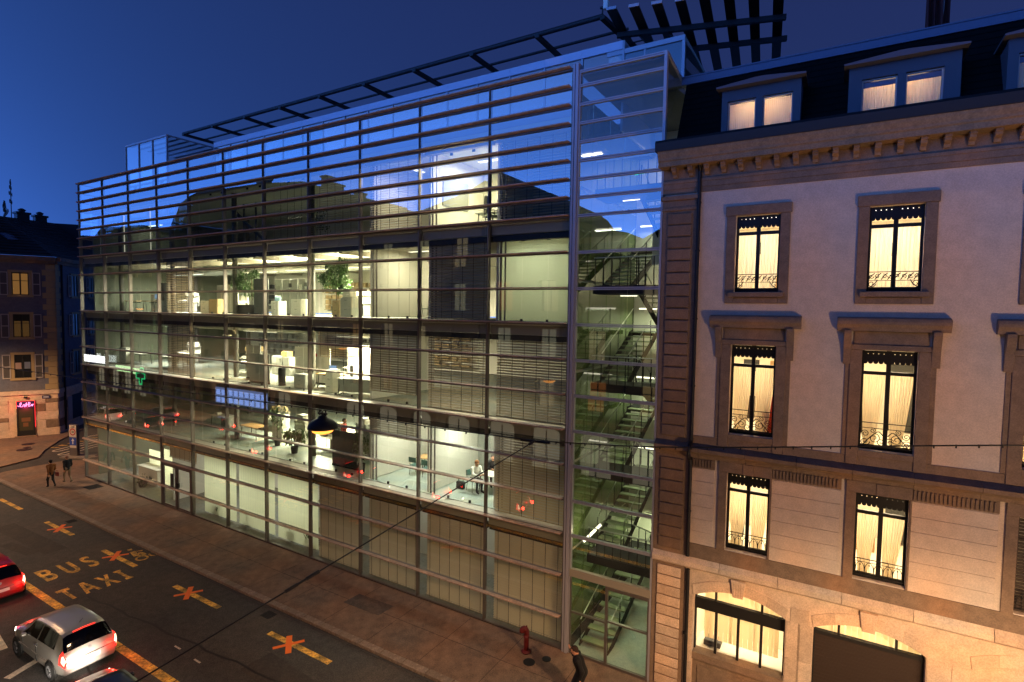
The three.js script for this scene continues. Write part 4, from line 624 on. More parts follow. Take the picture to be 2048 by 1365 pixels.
  for (let i = 0; i < 14; i++) { const x0 = 3.1 + i * 1.3; mesh('ledge_stone', extrude(poly([[0, 7.45], [0.08, 7.45], [0.12, 7.55], [0.30, 7.66], [0.30, 7.76], [0.04, 7.86], [0, 7.86]]), 1.292).alongX().translate(x0, 0, 0), vary(M.sandstone), t); }
  mesh('plinth_band', B(4.1, XE, 7.87, 8.10, 0.001, 0.03), M.sandstone, t);
  // corner strip of bevelled blocks
  mesh('corner_strip', [B(3.10, 4.10, 0, 4.05, 0.001, 0.04), B(3.10, 4.10, 4.38, 7.44, 0.001, 0.04), B(3.10, 4.10, 7.87, 15.2, 0.001, 0.04)], M.sandstone, t);
  for (const [y0, y1, n, m] of [[0.1, 3.95, 12, M.limestone], [4.5, 7.35, 8, M.sandstone], [8.0, 14.75, 19, M.sandstone]]) { const h = (y1 - y0) / n; for (let i = 0; i < n; i++) mesh('quoin_stone', RB(3.26, 3.98, y0 + i * h + 0.018, y0 + (i + 1) * h - 0.012, 0.041, 0.10, 0.03), vary(m), t); }
  mesh('capital', [RB(3.09, 4.14, 14.82, 14.92, 0.03, 0.10, 0.015), RB(3.1, 4.10, 14.921, 15.12, 0.041, 0.07, 0.01), RB(3.06, 4.2, 15.121, 15.26, 0.02, 0.14, 0.02)], M.sandstone, t);
  // architrave, modillions, cornice, gutter
  mesh('architrave', [B(XL - 0.04, XE, 15.321, 15.46, -0.4, 0.04), B(XL - 0.04, XE, 15.461, 15.62, -0.4, 0.07), B(XL - 0.04, XE, 15.621, 15.70, -0.4, 0.10), B(XL - 0.04, XE, 15.701, 16.06, -0.4, 0.05)], texMat(M.sandstone.map, 0.9), t);
  M.cornice = texMat(noiseTex(256, 2.2, 57, [128, 106, 80], [0.04, 0.06, 0.09], [3, 17, 90]), 0.9, 0.003);
  const mg = [clean(extrude(poly([[0, 15.80], [0.07, 15.80], [0.10, 15.87], [0.24, 15.93], [0.26, 15.99], [0.30, 16.0], [0.30, 16.05], [0, 16.05]]), 0.12, 0.008).rotateY(-Math.PI / 2).translate(0.06, 0, 0))];
  for (let i = 0; i < 44; i++) { const m = raw('modillion', mg[0], vary(M.cornice), t); m.position.set(3.46 + i * 0.458, 0, 0.05); m.scale.z = 1; m.rotation.y = 0; }
  mesh('cornice', extrude(poly([[0, 16.061], [0.46, 16.061], [0.46, 16.20], [0.50, 16.23], [0.50, 16.29], [0.56, 16.40], [0.58, 16.48], [0, 16.48]]), XE - XL + 0.1).alongX().translate(XL - 0.1, 0, 0.0), M.cornice, t);
  mesh('gutter', [extrude(poly([[0.2, 16.481], [0.62, 16.481], [0.66, 16.72], [0.60, 16.80], [0.2, 16.80]]), XE - XL + 0.16).alongX().translate(XL - 0.16, 0, 0)], M.black, t);
  // mansard roof and ridge flashing
  mesh('roof', [extrude(poly([[0.2, 16.801], [0.2, 16.85], [-0.62, 16.92], [-1.8, 19.2], [-1.95, 19.2], [-9, 20.3], [-9, 16.801]]), XE - XL).alongX().translate(XL + 0.1, 0, 0)], M.slate, t);
  for (let r = 0; r < 11; r++) mesh('slate_course', beam([XL + 0.14, 16.98 + r * 0.205, -0.645 - r * 0.106], [XE - 0.1, 16.98 + r * 0.205, -0.645 - r * 0.106], 0.035, 0.012), M.slate, t);
  mesh('ridge_flashing', [B(XL - 0.05, XE, 19.201, 19.42, -1.98, -1.72), B(XL - 0.05, XE, 19.421, 19.46, -2.1, -1.69)], flat(0x55586a, 0.6, 0.3), t);
  mesh('ridge_upstand', B(XL + 0.1, 6.6, 19.461, 19.56, -2.4, -2.1), flat(0x777a8c, 0.6, 0.3), t);
  // dormers
  for (const [a, b, ya, yb, wa, wb, yo, yt] of [[4.60, 6.68, 16.92, 18.30, 4.76, 6.48, 17.0, 17.98], [7.80, 10.15, 16.92, 18.28, 8.10, 9.82, 16.98, 17.95], [11.0, 13.1, 16.92, 18.3, 11.2, 12.95, 17.0, 17.95]]) {
    const fz = -0.5, c = (wa + wb) / 2, s = poly([[a, ya], [b, ya], [b, yb], [a, yb]]);
    for (const [x0, x1] of [[wa, c - 0.09], [c + 0.09, wb]]) { const h = new THREE.Path(); h.moveTo(x0, yo); h.lineTo(x1, yo); h.lineTo(x1, yt); h.lineTo(x0, yt); h.closePath(); s.holes.push(h); }
    const d = mesh('dormer', [extrude(s, 0.16).translate(0, 0, fz - 0.16), B(a + 0.001, a + 0.1, ya, yb - 0.05, -2.3, fz - 0.161), B(b - 0.1, b - 0.001, ya, yb - 0.05, -2.3, fz - 0.161), extrude(poly([[a - 0.12, yb + 0.001], [b + 0.12, yb + 0.001], [b + 0.12, yb + 0.05], [(a + b) / 2 + 0.1, yb + 0.15], [(a + b) / 2 - 0.1, yb + 0.15], [a - 0.12, yb + 0.05]]), 2.2).translate(0, 0, -2.6 + 0.17)], flat(0x4b4a52, 0.8), t);
    for (const [x0, x1] of [[wa, c - 0.09], [c + 0.09, wb]]) { mesh('dormer_window', [B(x0, x0 + 0.035, yo, yt, fz - 0.14, fz - 0.09), B(x1 - 0.035, x1, yo, yt, fz - 0.14, fz - 0.09), B(x0 + 0.036, x1 - 0.036, yt - 0.035, yt, fz - 0.14, fz - 0.09)], M.shutter, d); mesh('window_pane', new THREE.PlaneGeometry(x1 - x0 - 0.07, yt - yo).translate((x0 + x1) / 2, (yo + yt) / 2, fz - 0.115), M.window, d); mesh('net_curtain', curtainGeo(x0 + 0.03, x1 - 0.03, yo, yt - (a > 7 ? 0.16 : 0.03), fz - 0.24, 0, 14, 0.012), M.net ||= phys({ color: 0xe6cfae, roughness: 1, transmission: 0.55, thickness: 0, side: THREE.DoubleSide }), d); if (a > 7) mesh('roller_blind', B(x0 + 0.03, x1 - 0.03, yt - 0.17, yt - 0.04, fz - 0.2, fz - 0.18), flat(0x50506a, 0.8), d); }
    mesh('dormer_room', [B(a + 0.101, b - 0.101, ya, ya + 0.03, -2.3, fz - 0.162), B(a + 0.101, b - 0.101, ya + 0.031, yb - 0.06, -2.32, -2.28)], M.offwhite, d);
    areaLight(c, yb - 0.12, -1.4, 1.2, 0.5, 0xffd8a8, a < 11 ? 80 : 4);
  }
  // window surrounds, glazing, valance, railing, curtains, room
  const iron = M.iron;
  openings.forEach(([c, y0, y1, w]) => {
    const F = y0 < 5 ? 1 : y0 < 9 ? 2 : 3, seen = c < 13;
    const ow = F === 3 ? 0.82 : F === 2 ? 0.86 : 0.80;
    const st = M.sandstone;
    if (F === 3) { mesh('window_surround', [RB(c - ow, c - w, 12.06, 14.545, 0.002, 0.06, 0.012), RB(c + w, c + ow, 12.06, 14.545, 0.002, 0.06, 0.012), RB(c - ow - 0.03, c + ow + 0.03, 14.546, 14.82, 0.002, 0.09, 0.015), RB(c - w + 0.001, c + w - 0.001, 12.06, 12.23, 0.002, 0.05, 0.01)], st, t); mesh('window_sill', RB(c - 0.72, c + 0.72, 12.24, 12.37, -0.1, 0.16, 0.015), st, t); }
    if (F === 2) { mesh('window_surround', [RB(c - ow, c - w, 7.87, 10.875, 0.002, 0.07, 0.015), RB(c + w, c + ow, 7.87, 10.875, 0.002, 0.07, 0.015), B(c - w + 0.001, c + w - 0.001, 8.11, 8.26, 0.002, 0.06), RB(c - ow - 0.1, c - ow + 0.04, 8.11, 10.5, 0.003, 0.035, 0.01), RB(c + ow - 0.04, c + ow + 0.1, 8.11, 10.5, 0.003, 0.035, 0.01), RB(c - ow, c + ow, 10.876, 11.02, 0.002, 0.09, 0.015), RB(c - ow + 0.08, c + ow - 0.08, 11.021, 11.36, 0.002, 0.05, 0.01)], st, t);
      for (const s of [-1, 1]) mesh('console', extrude(poly([[0, 10.5], [0.05, 10.5], [0.10, 10.9], [0.24, 11.3], [0.24, 11.37], [0, 11.37]]), 0.16, 0.008).rotateY(-Math.PI / 2).translate(c + s * 0.93 + 0.08, 0, 0.004), st, t);
      mesh('window_hood', extrude(poly([[0, 11.371], [0.16, 11.371], [0.19, 11.46], [0.25, 11.54], [0.25, 11.61], [0.22, 11.68], [0, 11.72]]), 2.36, 0.004).alongX().translate(c - 1.18, 0, 0.004), st, t); }
    if (F === 1) { mesh('window_surround', [RB(c - ow, c - w, 4.806, 7.135, 0.002, 0.06, 0.012), RB(c + w, c + ow - 0.18, 4.806, 7.135, 0.002, 0.06, 0.012), RB(c - ow, c + ow - 0.18, 7.136, 7.445, 0.002, 0.075, 0.015)], st, t); mesh('keystone', RB(c - 0.14, c + 0.14, 7.14, 7.44, 0.076, 0.10, 0.01), st, t); }
    const fz = -0.2, tr = F === 3 ? 0.44 : F === 2 ? 0.55 : 0.50;
    const f = mesh('window', [B(c - w, c - w + 0.06, y0, y1, fz - 0.05, fz + 0.03), B(c + w - 0.06, c + w, y0, y1, fz - 0.05, fz + 0.03), B(c - w + 0.061, c + w - 0.061, y0, y0 + 0.12, fz - 0.05, fz + 0.03), B(c - 0.05, c + 0.05, y0 + 0.121, y1, fz - 0.04, fz + 0.04), B(c - w + 0.061, c - 0.051, y1 - tr - 0.09, y1 - tr, fz - 0.04, fz + 0.03), B(c + 0.051, c + w - 0.061, y1 - tr - 0.09, y1 - tr, fz - 0.04, fz + 0.03)], M.iron, t);
    for (const s of [-1, 1]) mesh('window_pane', new THREE.PlaneGeometry(w - 0.11, y1 - y0 - 0.12).translate(c + s * (w / 2 - 0.005), (y0 + y1) / 2 + 0.06, fz - 0.02), M.window, f);
    if (!(F === 1 && c > 11)) { // valance of scalloped tin
      const vs = new THREE.Shape(), n = 10, vy = y1 - 0.01, vb = vy - 0.34, sw = 2 * (w - 0.02) / n; vs.moveTo(c - w + 0.02, vy); for (let i = 0; i < n; i++) { const x = c - w + 0.02 + i * sw; vs.lineTo(x, vb + 0.07); vs.absarc(x + sw / 2, vb + 0.05, sw / 2 * 0.94, Math.PI, 2 * Math.PI, false); } vs.lineTo(c + w - 0.02, vy); vs.closePath();
      for (let i = 1; i < n; i++) { const h = new THREE.Path(); h.absarc(c - w + 0.02 + i * sw, vb + 0.26, 0.012, 0, 6.283, false); vs.holes.push(h); }
      mesh('valance', extrude(vs, 0.012).translate(0, 0, -0.1), M.iron, t);
    }
    if (F === 1 && c > 11 && c < 13) mesh('closed_shutter', [...Array(28)].map((_, i) => B(c - w + 0.02, c + w - 0.02, y0 + 0.02 + i * 0.08, y0 + 0.085 + i * 0.08, -0.13, -0.11)), M.darkwood, t).userData.kind = 'stuff';
    // wrought-iron railing
    const g = [], ry0 = y0 + 0.10, rh = F === 3 ? 0.40 : F === 2 ? 0.62 : 0.44, rz = -0.06;
    g.push(bar([c - w + 0.01, ry0 + rh, rz], [c + w - 0.01, ry0 + rh, rz], 0.012), bar([c - w + 0.01, ry0, rz], [c + w - 0.01, ry0, rz], 0.012));
    const curl = (cx, cy, r, a0, dir, turns = 1.5) => { const p = []; for (let i = 0; i <= 18; i++) { const k = i / 18, R = r * (1 - 0.8 * k), a = a0 + dir * k * turns * 6.283; p.push([cx + Math.cos(a) * R, cy + Math.sin(a) * R, rz]); } return tube(p, 0.009, 26, 5); };
    if (seen) {
      if (F === 2) { g.push(bar([c - w + 0.01, ry0 + rh - 0.14, rz], [c + w - 0.01, ry0 + rh - 0.14, rz], 0.009)); for (const s of [-1, 1]) for (const [dx, dy, r, a] of [[0.44, 0.12, 0.11, 0], [0.44, 0.33, 0.09, 3], [0.24, 0.22, 0.13, 1.5], [0.09, 0.14, 0.11, 0.5], [0.28, 0.42, 0.07, 2]]) g.push(curl(c + s * dx, ry0 + dy, r, a, s)); for (const s of [-1, 1]) g.push(tube([[c + s * 0.5, ry0, rz], [c + s * 0.36, ry0 + 0.2, rz], [c + s * 0.15, ry0 + 0.4, rz], [c + s * 0.05, ry0 + 0.3, rz]], 0.012, 16, 5)); }
      if (F === 3) { g.push(bar([c - w + 0.01, ry0 + rh - 0.22, rz], [c + w - 0.01, ry0 + rh - 0.22, rz], 0.008)); for (let i = 0; i < 8; i++) { const x = c - w + 0.1 + i * 0.136; g.push(curl(x, ry0 + rh - 0.11, 0.06, i, i % 2 ? 1 : -1, 1.1), tube([[x - 0.06, ry0 + rh - 0.2, rz], [x, ry0 + rh - 0.1, rz], [x + 0.07, ry0 + rh - 0.03, rz]], 0.012, 8, 5)); } for (const s of [-1, 1]) g.push(curl(c + s * 0.46, ry0 + 0.1, 0.09, 0, s, 1.2), tube([[c + s * 0.52, ry0, rz], [c + s * 0.4, ry0 + 0.1, rz], [c + s * 0.34, ry0 + 0.2, rz]], 0.012, 10, 5)); }
      if (F === 1) { for (let i = 0; i <= 10; i++) g.push(bar([c - w + 0.06 + i * 0.102, ry0, rz], [c - w + 0.06 + i * 0.102, ry0 + rh - (i % 2 ? 0.0 : 0.12), rz], 0.007)); for (let i = 0; i < 5; i++) { const x = c - w + 0.162 + i * 0.204; g.push(tube([[x - 0.1, ry0 + 0.1, rz], [x - 0.08, ry0 + 0.26, rz], [x, ry0 + 0.36, rz], [x + 0.08, ry0 + 0.26, rz], [x + 0.1, ry0 + 0.1, rz]], 0.008, 16, 5), new THREE.SphereGeometry(0.02, 8, 6).translate(x, ry0 + 0.28, rz)); } g.push(bar([c - w + 0.01, ry0 + rh - 0.08, rz], [c + w - 0.01, ry0 + rh - 0.08, rz], 0.007)); }
    }
    mesh('balcony_railing', g, iron, t);
    if (!seen) return;
    // curtains, drawn to the sides
    for (const s of [-1, 1]) mesh('curtain', curtainGeo(c + (s < 0 ? -w + 0.03 : 0.04), c + (s < 0 ? -0.04 : w - 0.03), y0 + 0.02, y1 - tr - (F === 3 ? 0.05 : 0.1), fz - 0.22, F === 3 ? s * 0.12 * (1 + (c > 7 ? -0.6 : 0.5)) : s * (0.30 + (Math.round(c * 10 + y0 * 7) % 5) * 0.03), F === 3 ? 5 : 8, 0.03), F === 3 ? M.curtainWhite : M.curtain, t);
    // the lit room behind
    const rx0 = c - 1.45, rx1 = c + 1.45, yf = y0 - 0.05, yc = y1 + 0.12;
    mesh('room', [B(rx0, rx1, yf - 0.1, yf, -3.6, -0.41), B(rx0, rx1, yc, yc + 0.08, -3.6, -0.41), B(rx0, rx1, yf + 0.001, yc - 0.001, -3.7, -3.61), B(rx0 - 0.06, rx0 - 0.001, yf, yc, -3.6, -0.41), B(rx1 + 0.001, rx1 + 0.06, yf, yc, -3.6, -0.41)], M.rooms ||= flat(0xf0e8d6, 0.85), t);
    const dark = F === 1 && c > 11;
    mesh('ceiling_light', RB(c - 0.5, c + 0.5, yc - 0.06, yc - 0.002, -1.9, -1.2, 0.02), M.tube, t);
    areaLight(c, yc - 0.08, -1.55, 1.0, 0.7, F === 3 ? 0xffedcc : 0xffe6b8, dark ? 0.5 : F === 3 ? (c < 7 ? 40 : 46) : F === 2 ? (c < 7 ? 40 : 46) : (c < 7 ? 50 : 44));
  });
  // rooms behind the arches
  for (const [a, b] of arches.slice(0, 2)) { mesh('room', [B(a - 0.4, b + 0.4, 0.02, 0.06, -4, -0.51), B(a - 0.4, b + 0.4, 3.95, 4.02, -4, -0.51), B(a - 0.4, b + 0.4, 0.061, 3.949, -4.1, -4.01), B(a - 0.46, a - 0.401, 0.061, 3.949, -4, -0.51), B(b + 0.401, b + 0.46, 0.061, 3.949, -4, -0.51)], M.rooms, t); areaLight((a + b) / 2, 3.9, -2, 1.6, 0.8, 0xffecc8, 42); }
  // a little life inside the windows
  for (const [x0, x1, y0, y1, z, m] of [[5.0, 5.5, 8.25, 9.0, -3.0, M.darkwood], [5.9, 6.6, 8.25, 10.2, -3.4, M.wood], [8.2, 8.8, 8.25, 9.1, -2.6, M.darkwood], [9.2, 9.9, 8.25, 10.3, -3.4, M.darkgrey], [5.0, 5.6, 4.8, 5.7, -2.4, M.white], [6.0, 6.5, 4.8, 6.6, -3.3, M.darkwood], [8.4, 9.0, 4.8, 5.6, -2.2, M.wood], [9.3, 9.8, 4.8, 6.8, -3.3, M.darkgrey], [8.1, 8.6, 12.34, 13.2, -3.2, M.wood], [5.8, 6.5, 12.34, 13.0, -3.0, M.wood]]) mesh('furniture_piece', [RB(x0, x1, y0, y1, z - 0.25, z, 0.02), B(x0 + 0.05, x1 - 0.05, y0 + (y1 - y0) * 0.5, y0 + (y1 - y0) * 0.52, z, z + 0.01)], m, t);
  for (const [x, y] of [[5.3, 10.0], [9.4, 9.9], [6.2, 6.4], [8.5, 6.3], [5.4, 14.0], [9.3, 13.8]]) mesh('wall_picture', [B(x - 0.25, x + 0.25, y - 0.2, y + 0.2, -3.6, -3.58), B(x - 0.2, x + 0.2, y - 0.15, y + 0.15, -3.579, -3.57)], M.darkgrey, t);
  mesh('red_armchair', [RB(6.0, 6.34, 8.3, 9.35, -0.95, -0.6, 0.06, 2)], flat(0xa83018, 0.7), t); mesh('desk_lamp', [bar([5.35, 8.3, -1.0], [5.35, 9.2, -1.0], 0.02), lathe([[0.04, 9.35], [0.12, 9.15]]).translate(5.35, 0, -1.0)], M.darkgrey, t);
  mesh('desk_things', [RB(5.25, 5.6, 5.0, 5.5, -1.0, -0.7, 0.03), RB(8.5, 8.75, 8.4, 9.3, -1.1, -0.8, 0.05), RB(4.6, 5.1, 1.43, 1.6, -0.95, -0.55, 0.03)], M.darkgrey, t);
  // drainpipe
  const dp = [bar([4.17, 4.4, 0.10], [4.17, 7.44, 0.10], 0.055, 10), bar([4.17, 7.9, 0.10], [4.17, 15.9, 0.10], 0.055, 10), bar([4.2, 0, 0.08], [4.2, 4.0, 0.08], 0.055, 10), tube([[4.17, 7.9, 0.1], [4.17, 7.8, 0.36], [4.17, 7.5, 0.36], [4.17, 7.4, 0.1]], 0.055, 12, 8), bar([4.17, 15.9, 0.1], [4.17, 16.5, 0.48], 0.05, 8)]; for (const y of [2, 5.8, 9.6, 11.6, 13.6, 15]) dp.push(new THREE.CylinderGeometry(0.07, 0.07, 0.05, 10).translate(4.17, y, 0.1));
  mesh('drainpipe', dp, M.black, t);
  mesh('spandrel_stone', [...Array(6)].map((_, i) => RB(7.0, 7.45, 0.02 + i * 0.6, 0.61 + i * 0.6, 0.002, 0.022, 0.008)), vary(M.limestone), t);
  // shell: side and back
  mesh('side_wall', B(XL, XL + 0.3, 0.01, 16.05, -9, -0.51), M.stucco, t); mesh('back_wall', [B(XL, XE, 0.01, 16.7, -9.3, -9.01), B(XE - 0.3, XE, 0.01, 16.05, -9, -0.51)], M.stucco, t);
  // flag on the roof
  const f = thing('flag', 'dark red flag hanging limp from a pale pole on the stone roof', 'flag', [9.9, 19.3, -2.3]);
  mesh('flagpole', [bar([0, 0, 0], [0.05, 5.5, 0], 0.035, 10), new THREE.SphereGeometry(0.07, 10, 8).translate(0.05, 5.52, 0)], M.lilac, f);
  const fg = new THREE.PlaneGeometry(1, 1, 24, 16), q = fg.attributes.position; for (let i = 0; i < q.count; i++) { const u = q.getX(i) + 0.5, v = q.getY(i) + 0.5; q.setXYZ(i, -0.36 + u * 0.52 + 0.02 * (1 - v) * Math.sin(u * 9), 0.25 + v * 3.4 - u * 0.1, -0.05 + 0.13 * Math.sin(u * 20 + v * 1.5)); } fg.computeVertexNormals();
  mesh('flag_cloth', fg, std({ color: 0x42100c, roughness: 0.8, side: THREE.DoubleSide }), f);
}
// ---------------------------------------------------------------- corner house across the side street
{
  const A = [-52.72, -4.42], d1 = [-0.4395, 0.8982], d2 = [-0.7359, -0.6771];
  const t = thing('corner_house', 'dark grey rendered corner house with shutters and a neon bar door', 'house');
  const face = (d, flip) => new THREE.Matrix4().makeBasis(V(d[0], 0, d[1]), V(0, 1, 0), V(flip * -d[1], 0, flip * d[0]).multiplyScalar(-1)).setPosition(A[0], 0, A[1]);
  // local frame: x along the face away from the corner, y up, z outwards
  const m1 = face(d1, 1), m2 = face(d2, -1);
  const put = (name, gs, mat, par, m) => { gs = Array.isArray(gs) ? gs : [gs]; const flip = m.determinant() < 0; const o = mesh(name, gs.map((g) => { g = clean(g); g.applyMatrix4(m); if (flip) { const p = g.attributes.position, n = g.attributes.normal; for (let i = 0; i < p.count; i += 3) for (const at of Object.values(g.attributes)) for (let k = 0; k < at.itemSize; k++) { const a = at.array[(i + 1) * at.itemSize + k]; at.array[(i + 1) * at.itemSize + k] = at.array[(i + 2) * at.itemSize + k]; at.array[(i + 2) * at.itemSize + k] = a; } } return g; }), mat, par || t); return o; };
  const lit = glow(0xd89a50, 0.26), dim = flat(0x0a0a0c, 0.3), litDim = glow(0xb08040, 0.13);
  for (const [m, len, wins] of [[m1, 14, [[2.34, 0], [6.6, 1], [10.6, 1]]], [m2, 12, [[3.55, 2], [7.2, 2], [10.4, 2]]]]) {
    put('wall', B(0.55, len, 4.1, 15.35, -0.5, 0), M.greystucco, t, m);
    put('ground_wall', B(0.02, len, 0, 3.72, -0.5, 0.0), M.limestone, t, m);
    put('plat_band', [B(-0.04, len, 3.721, 4.09, -0.5, 0.12)], M.limestone, t, m);
    put('eaves_cornice', [B(-0.05, len, 15.351, 15.6, -0.5, 0.25), B(-0.1, len, 15.601, 15.95, -0.5, 0.5)], texMat(M.sandstone.map, 0.9), t, m);
    for (let k = 0; k < 22; k++) put('quoin_stone', B(0.0, k % 2 ? 0.62 : 0.88, 4.12 + k * 0.51, 4.12 + (k + 1) * 0.51 - 0.02, -0.3, 0.05), M.tan, t, m);
    for (const [u, kind] of wins) for (let f = 0; f < 3; f++) {
      const y0 = [5.3, 8.9, 12.6][f], y1 = [7.2, 10.75, 14.4][f], w = 0.56;
      put('window_surround', [B(u - w - 0.22, u - w, y0 - 0.05, y1 + 0.1, 0.002, 0.07), B(u + w, u + w + 0.22, y0 - 0.05, y1 + 0.1, 0.002, 0.07), B(u - w - 0.25, u + w + 0.25, y1 + 0.101, y1 + 0.3, 0.002, 0.09), B(u - w - 0.3, u + w + 0.3, y0 - 0.25, y0 - 0.051, 0.002, 0.16)], M.tan, t, m);
      put('window_panel', B(u - w, u + w, y0 - 0.05, y1 + 0.1, 0.003, 0.010), dim, t, m);
      const on = kind === 0 && f === 2 ? lit : kind === 0 && f === 1 ? litDim : null;
      if (on) put('lit_curtain', B(u - w + 0.06, u + w - 0.06, f === 2 ? y0 : y0, f === 2 ? y1 : y1 - 0.5, 0.011, 0.018), on, t, m);
      put('window_frame', [B(u - 0.05, u + 0.05, y0 - 0.05, y1 + 0.1, 0.02, 0.06), B(u - w, u + w, y0 + 1.15, y0 + 1.2, 0.02, 0.055), B(u - w, u - w + 0.06, y0 - 0.05, y1 + 0.1, 0.02, 0.06), B(u + w - 0.06, u + w, y0 - 0.05, y1 + 0.1, 0.02, 0.06)], M.black, t, m);
      for (const s of [-1, 1]) { const a = u + s * (w + 0.52); put('shutter', [B(a - 0.27, a - 0.21, y0 - 0.1, y1 + 0.12, 0.08, 0.12), B(a + 0.21, a + 0.27, y0 - 0.1, y1 + 0.12, 0.08, 0.12), B(a - 0.209, a + 0.209, y0 - 0.1, y0 - 0.02, 0.08, 0.12), B(a - 0.209, a + 0.209, (y0 + y1) / 2 - 0.04, (y0 + y1) / 2 + 0.04, 0.08, 0.12), B(a - 0.209, a + 0.209, y1 + 0.05, y1 + 0.12, 0.08, 0.12)], M.shutter, t, m); put('shutter_louvres', [...Array(22)].map((_, i) => B(a - 0.208, a + 0.208, y0 + i * (y1 - y0) / 22, y0 + (i + 0.7) * (y1 - y0) / 22, 0.09, 0.105)), flat(0x565250, 0.8), t, m).userData.kind = 'stuff'; }
      if (kind === 0 && f === 0) { put('paper_in_window', B(u + 0.1, u + 0.5, y0 + 0.75, y0 + 1.3, 0.061, 0.066), flat(0x9c8478, 0.9), t, m); put('paper_in_window', B(u - 0.5, u - 0.1, y0 + 0.75, y0 + 1.35, 0.061, 0.066), flat(0x6c7484, 0.9), t, m); }
    }
    for (let r = 0; r < 4; r++) for (let k = 0; k < (m === m1 ? 9 : 7); k++) { const x0 = m === m1 ? [0.05, 0.9, 3.4, 4.3, 5.6, 7, 8.2, 9.4, 10.8][k] : 0.1 + k * 1.3, x1 = m === m1 ? [0.88, 1.6, 4.28, 5.55, 6.9, 8.1, 9.3, 10.7, 12][k] : 1.36 + k * 1.3; const y0 = 0.65 + r * 0.76; put('stone_block', RB(x0, x1, y0, y0 + (r % 2 ? 0.36 : 0.70), 0.002, r % 2 ? 0.05 : 0.03, 0.012), vary((k + r) % 3 ? M.limestone : M.sandstone), t, m); }
    put('plinth', B(-0.02, m === m1 ? 1.5 : 9, 0, 0.6, 0.001, 0.08), M.limestone, t, m);
  }
  // bar door with neon
  const neon = glow(0xff7fb0, 4), doorM = m1;
  const dr = put('bar_door', [B(1.62, 1.76, 0.1, 3.2, 0.05, 0.12), B(2.74, 2.86, 0.1, 3.2, 0.05, 0.12), B(1.761, 2.739, 0.1, 0.55, 0.05, 0.1), B(1.761, 2.739, 2.45, 2.56, 0.05, 0.1)], M.black, t, doorM);
  put('door_pane', B(1.765, 2.735, 0.551, 2.449, 0.06, 0.07), glow(0x6a4a10, 0.18), dr, doorM);
  put('door_poster', [B(1.95, 2.55, 1.35, 1.7, 0.071, 0.078), B(2.1, 2.45, 0.9, 1.25, 0.071, 0.078)], glow(0xc8642a, 0.25), dr, doorM);
  put('door_step', B(1.5, 3.0, 0, 0.09, 0.05, 0.5), M.sandstone, t, doorM);
  const sg = put('neon_sign', B(1.62, 2.86, 2.57, 3.2, 0.05, 0.14), flat(0x1a1450, 0.5), t, doorM);
  { // neon script, written as a run of tube strokes
    const P = (u, v) => [2.80 - u * 1.12, 2.66 + v * 0.44, 0.17], S = [[[0.02, 0.35], [0.1, 0.2], [0.2, 0.35], [0.26, 0.95], [0.2, 0.9], [0.2, 0.1], [0.34, 0.15]], [[0.34, 0.15], [0.38, 0.5], [0.45, 0.5], [0.42, 0.12], [0.5, 0.15]], [[0.5, 0.15], [0.56, 0.9], [0.54, 0.1]], [[0.56, 0.5], [0.64, 0.5]], [[0.68, 0.95], [0.68, 0.1], [0.8, 0.2], [0.7, 0.5], [0.79, 0.75], [0.68, 0.95]], [[0.82, 0.45], [0.9, 0.45], [0.84, 0.12], [0.9, 0.3], [0.92, 0.12]], [[0.93, 0.12], [0.94, 0.48], [1.0, 0.45]]];
    put('neon_script', S.map((s) => tube(s.map(([u, v]) => P(u, v)), 0.018, 20, 5)), neon, sg, doorM);
    put('neon_border', [tube([P(-0.04, -0.2), P(-0.04, 1.15)], 0.012, 2), tube([P(-0.05, 1.2), P(1.05, 1.2)], 0.012, 4), tube([P(1.06, 1.15), P(1.06, -4.2)], 0.012, 4)], glow(0xff2a30, 3), sg, doorM);
    const c = V(2.3, 2.6, 0.5).applyMatrix4(doorM), p = new THREE.PointLight(0xff3a5a, 3.5); p.position.copy(c); p.shadow.radius = 8; p.castShadow = true; scene.add(p);
  }
  put('street_name_plate', [B(0.55, 1.12, 3.3, 3.6, 0.055, 0.07)], flat(0x1c2450, 0.5), t, m1); put('street_name_line', [B(0.65, 1.02, 3.47, 3.51, 0.071, 0.073), B(0.62, 1.05, 3.38, 3.42, 0.071, 0.073)], flat(0xb0b0b8, 0.7), t, m1);
  put('wall_lamp', RB(2.1, 2.35, 3.42, 3.56, 0.05, 0.2, 0.02), M.steel, t, m1);
  put('corner_pipe', [bar([1.0, 0.2, 0.12], [1.0, 15.9, 0.12], 0.09, 8)], M.black, t, m2);
  put('dark_window', [B(2.4, 4.2, 0.9, 3.2, 0.052, 0.08)], M.black, t, m2); put('grey_shutter', B(1.5, 2.35, 0.9, 3.1, 0.053, 0.1), M.shutter, t, m2);
  // roof: dark tiles in rows
  const e1 = [A[0] + d1[0] * 14, A[1] + d1[1] * 14], e2 = [A[0] + d2[0] * 12, A[1] + d2[1] * 12];
  const nrm = [-0.97, -0.22];
  const ridge = [A[0] - 8.5, A[1] + 1.0], r1 = [e1[0] - 8.5, e1[1] + 2], r2 = [e2[0] - 7, e2[1] + 2.5];
  const out = (p, k) => [p[0] + 0.55 * k, p[1] + 0.2 * k];
  const P = (p, y) => V(p[0], y, p[1]);
  const tri = (list) => { const a = []; for (const v of list) a.push(v.x, v.y, v.z); const g = new THREE.BufferGeometry(); g.setAttribute('position', new THREE.BufferAttribute(new Float32Array(a), 3)); g.computeVertexNormals(); return g; };
  const a0 = P(out(A, 1), 15.96), ae1 = P(out(e1, 1), 15.96), ae2 = P(out(e2, 0.3), 15.96), rg = P(ridge, 20.1), rg1 = P(r1, 21.6), rg2 = P(r2, 20.9), rg3 = P([-65.5, -15.5], 21.0);
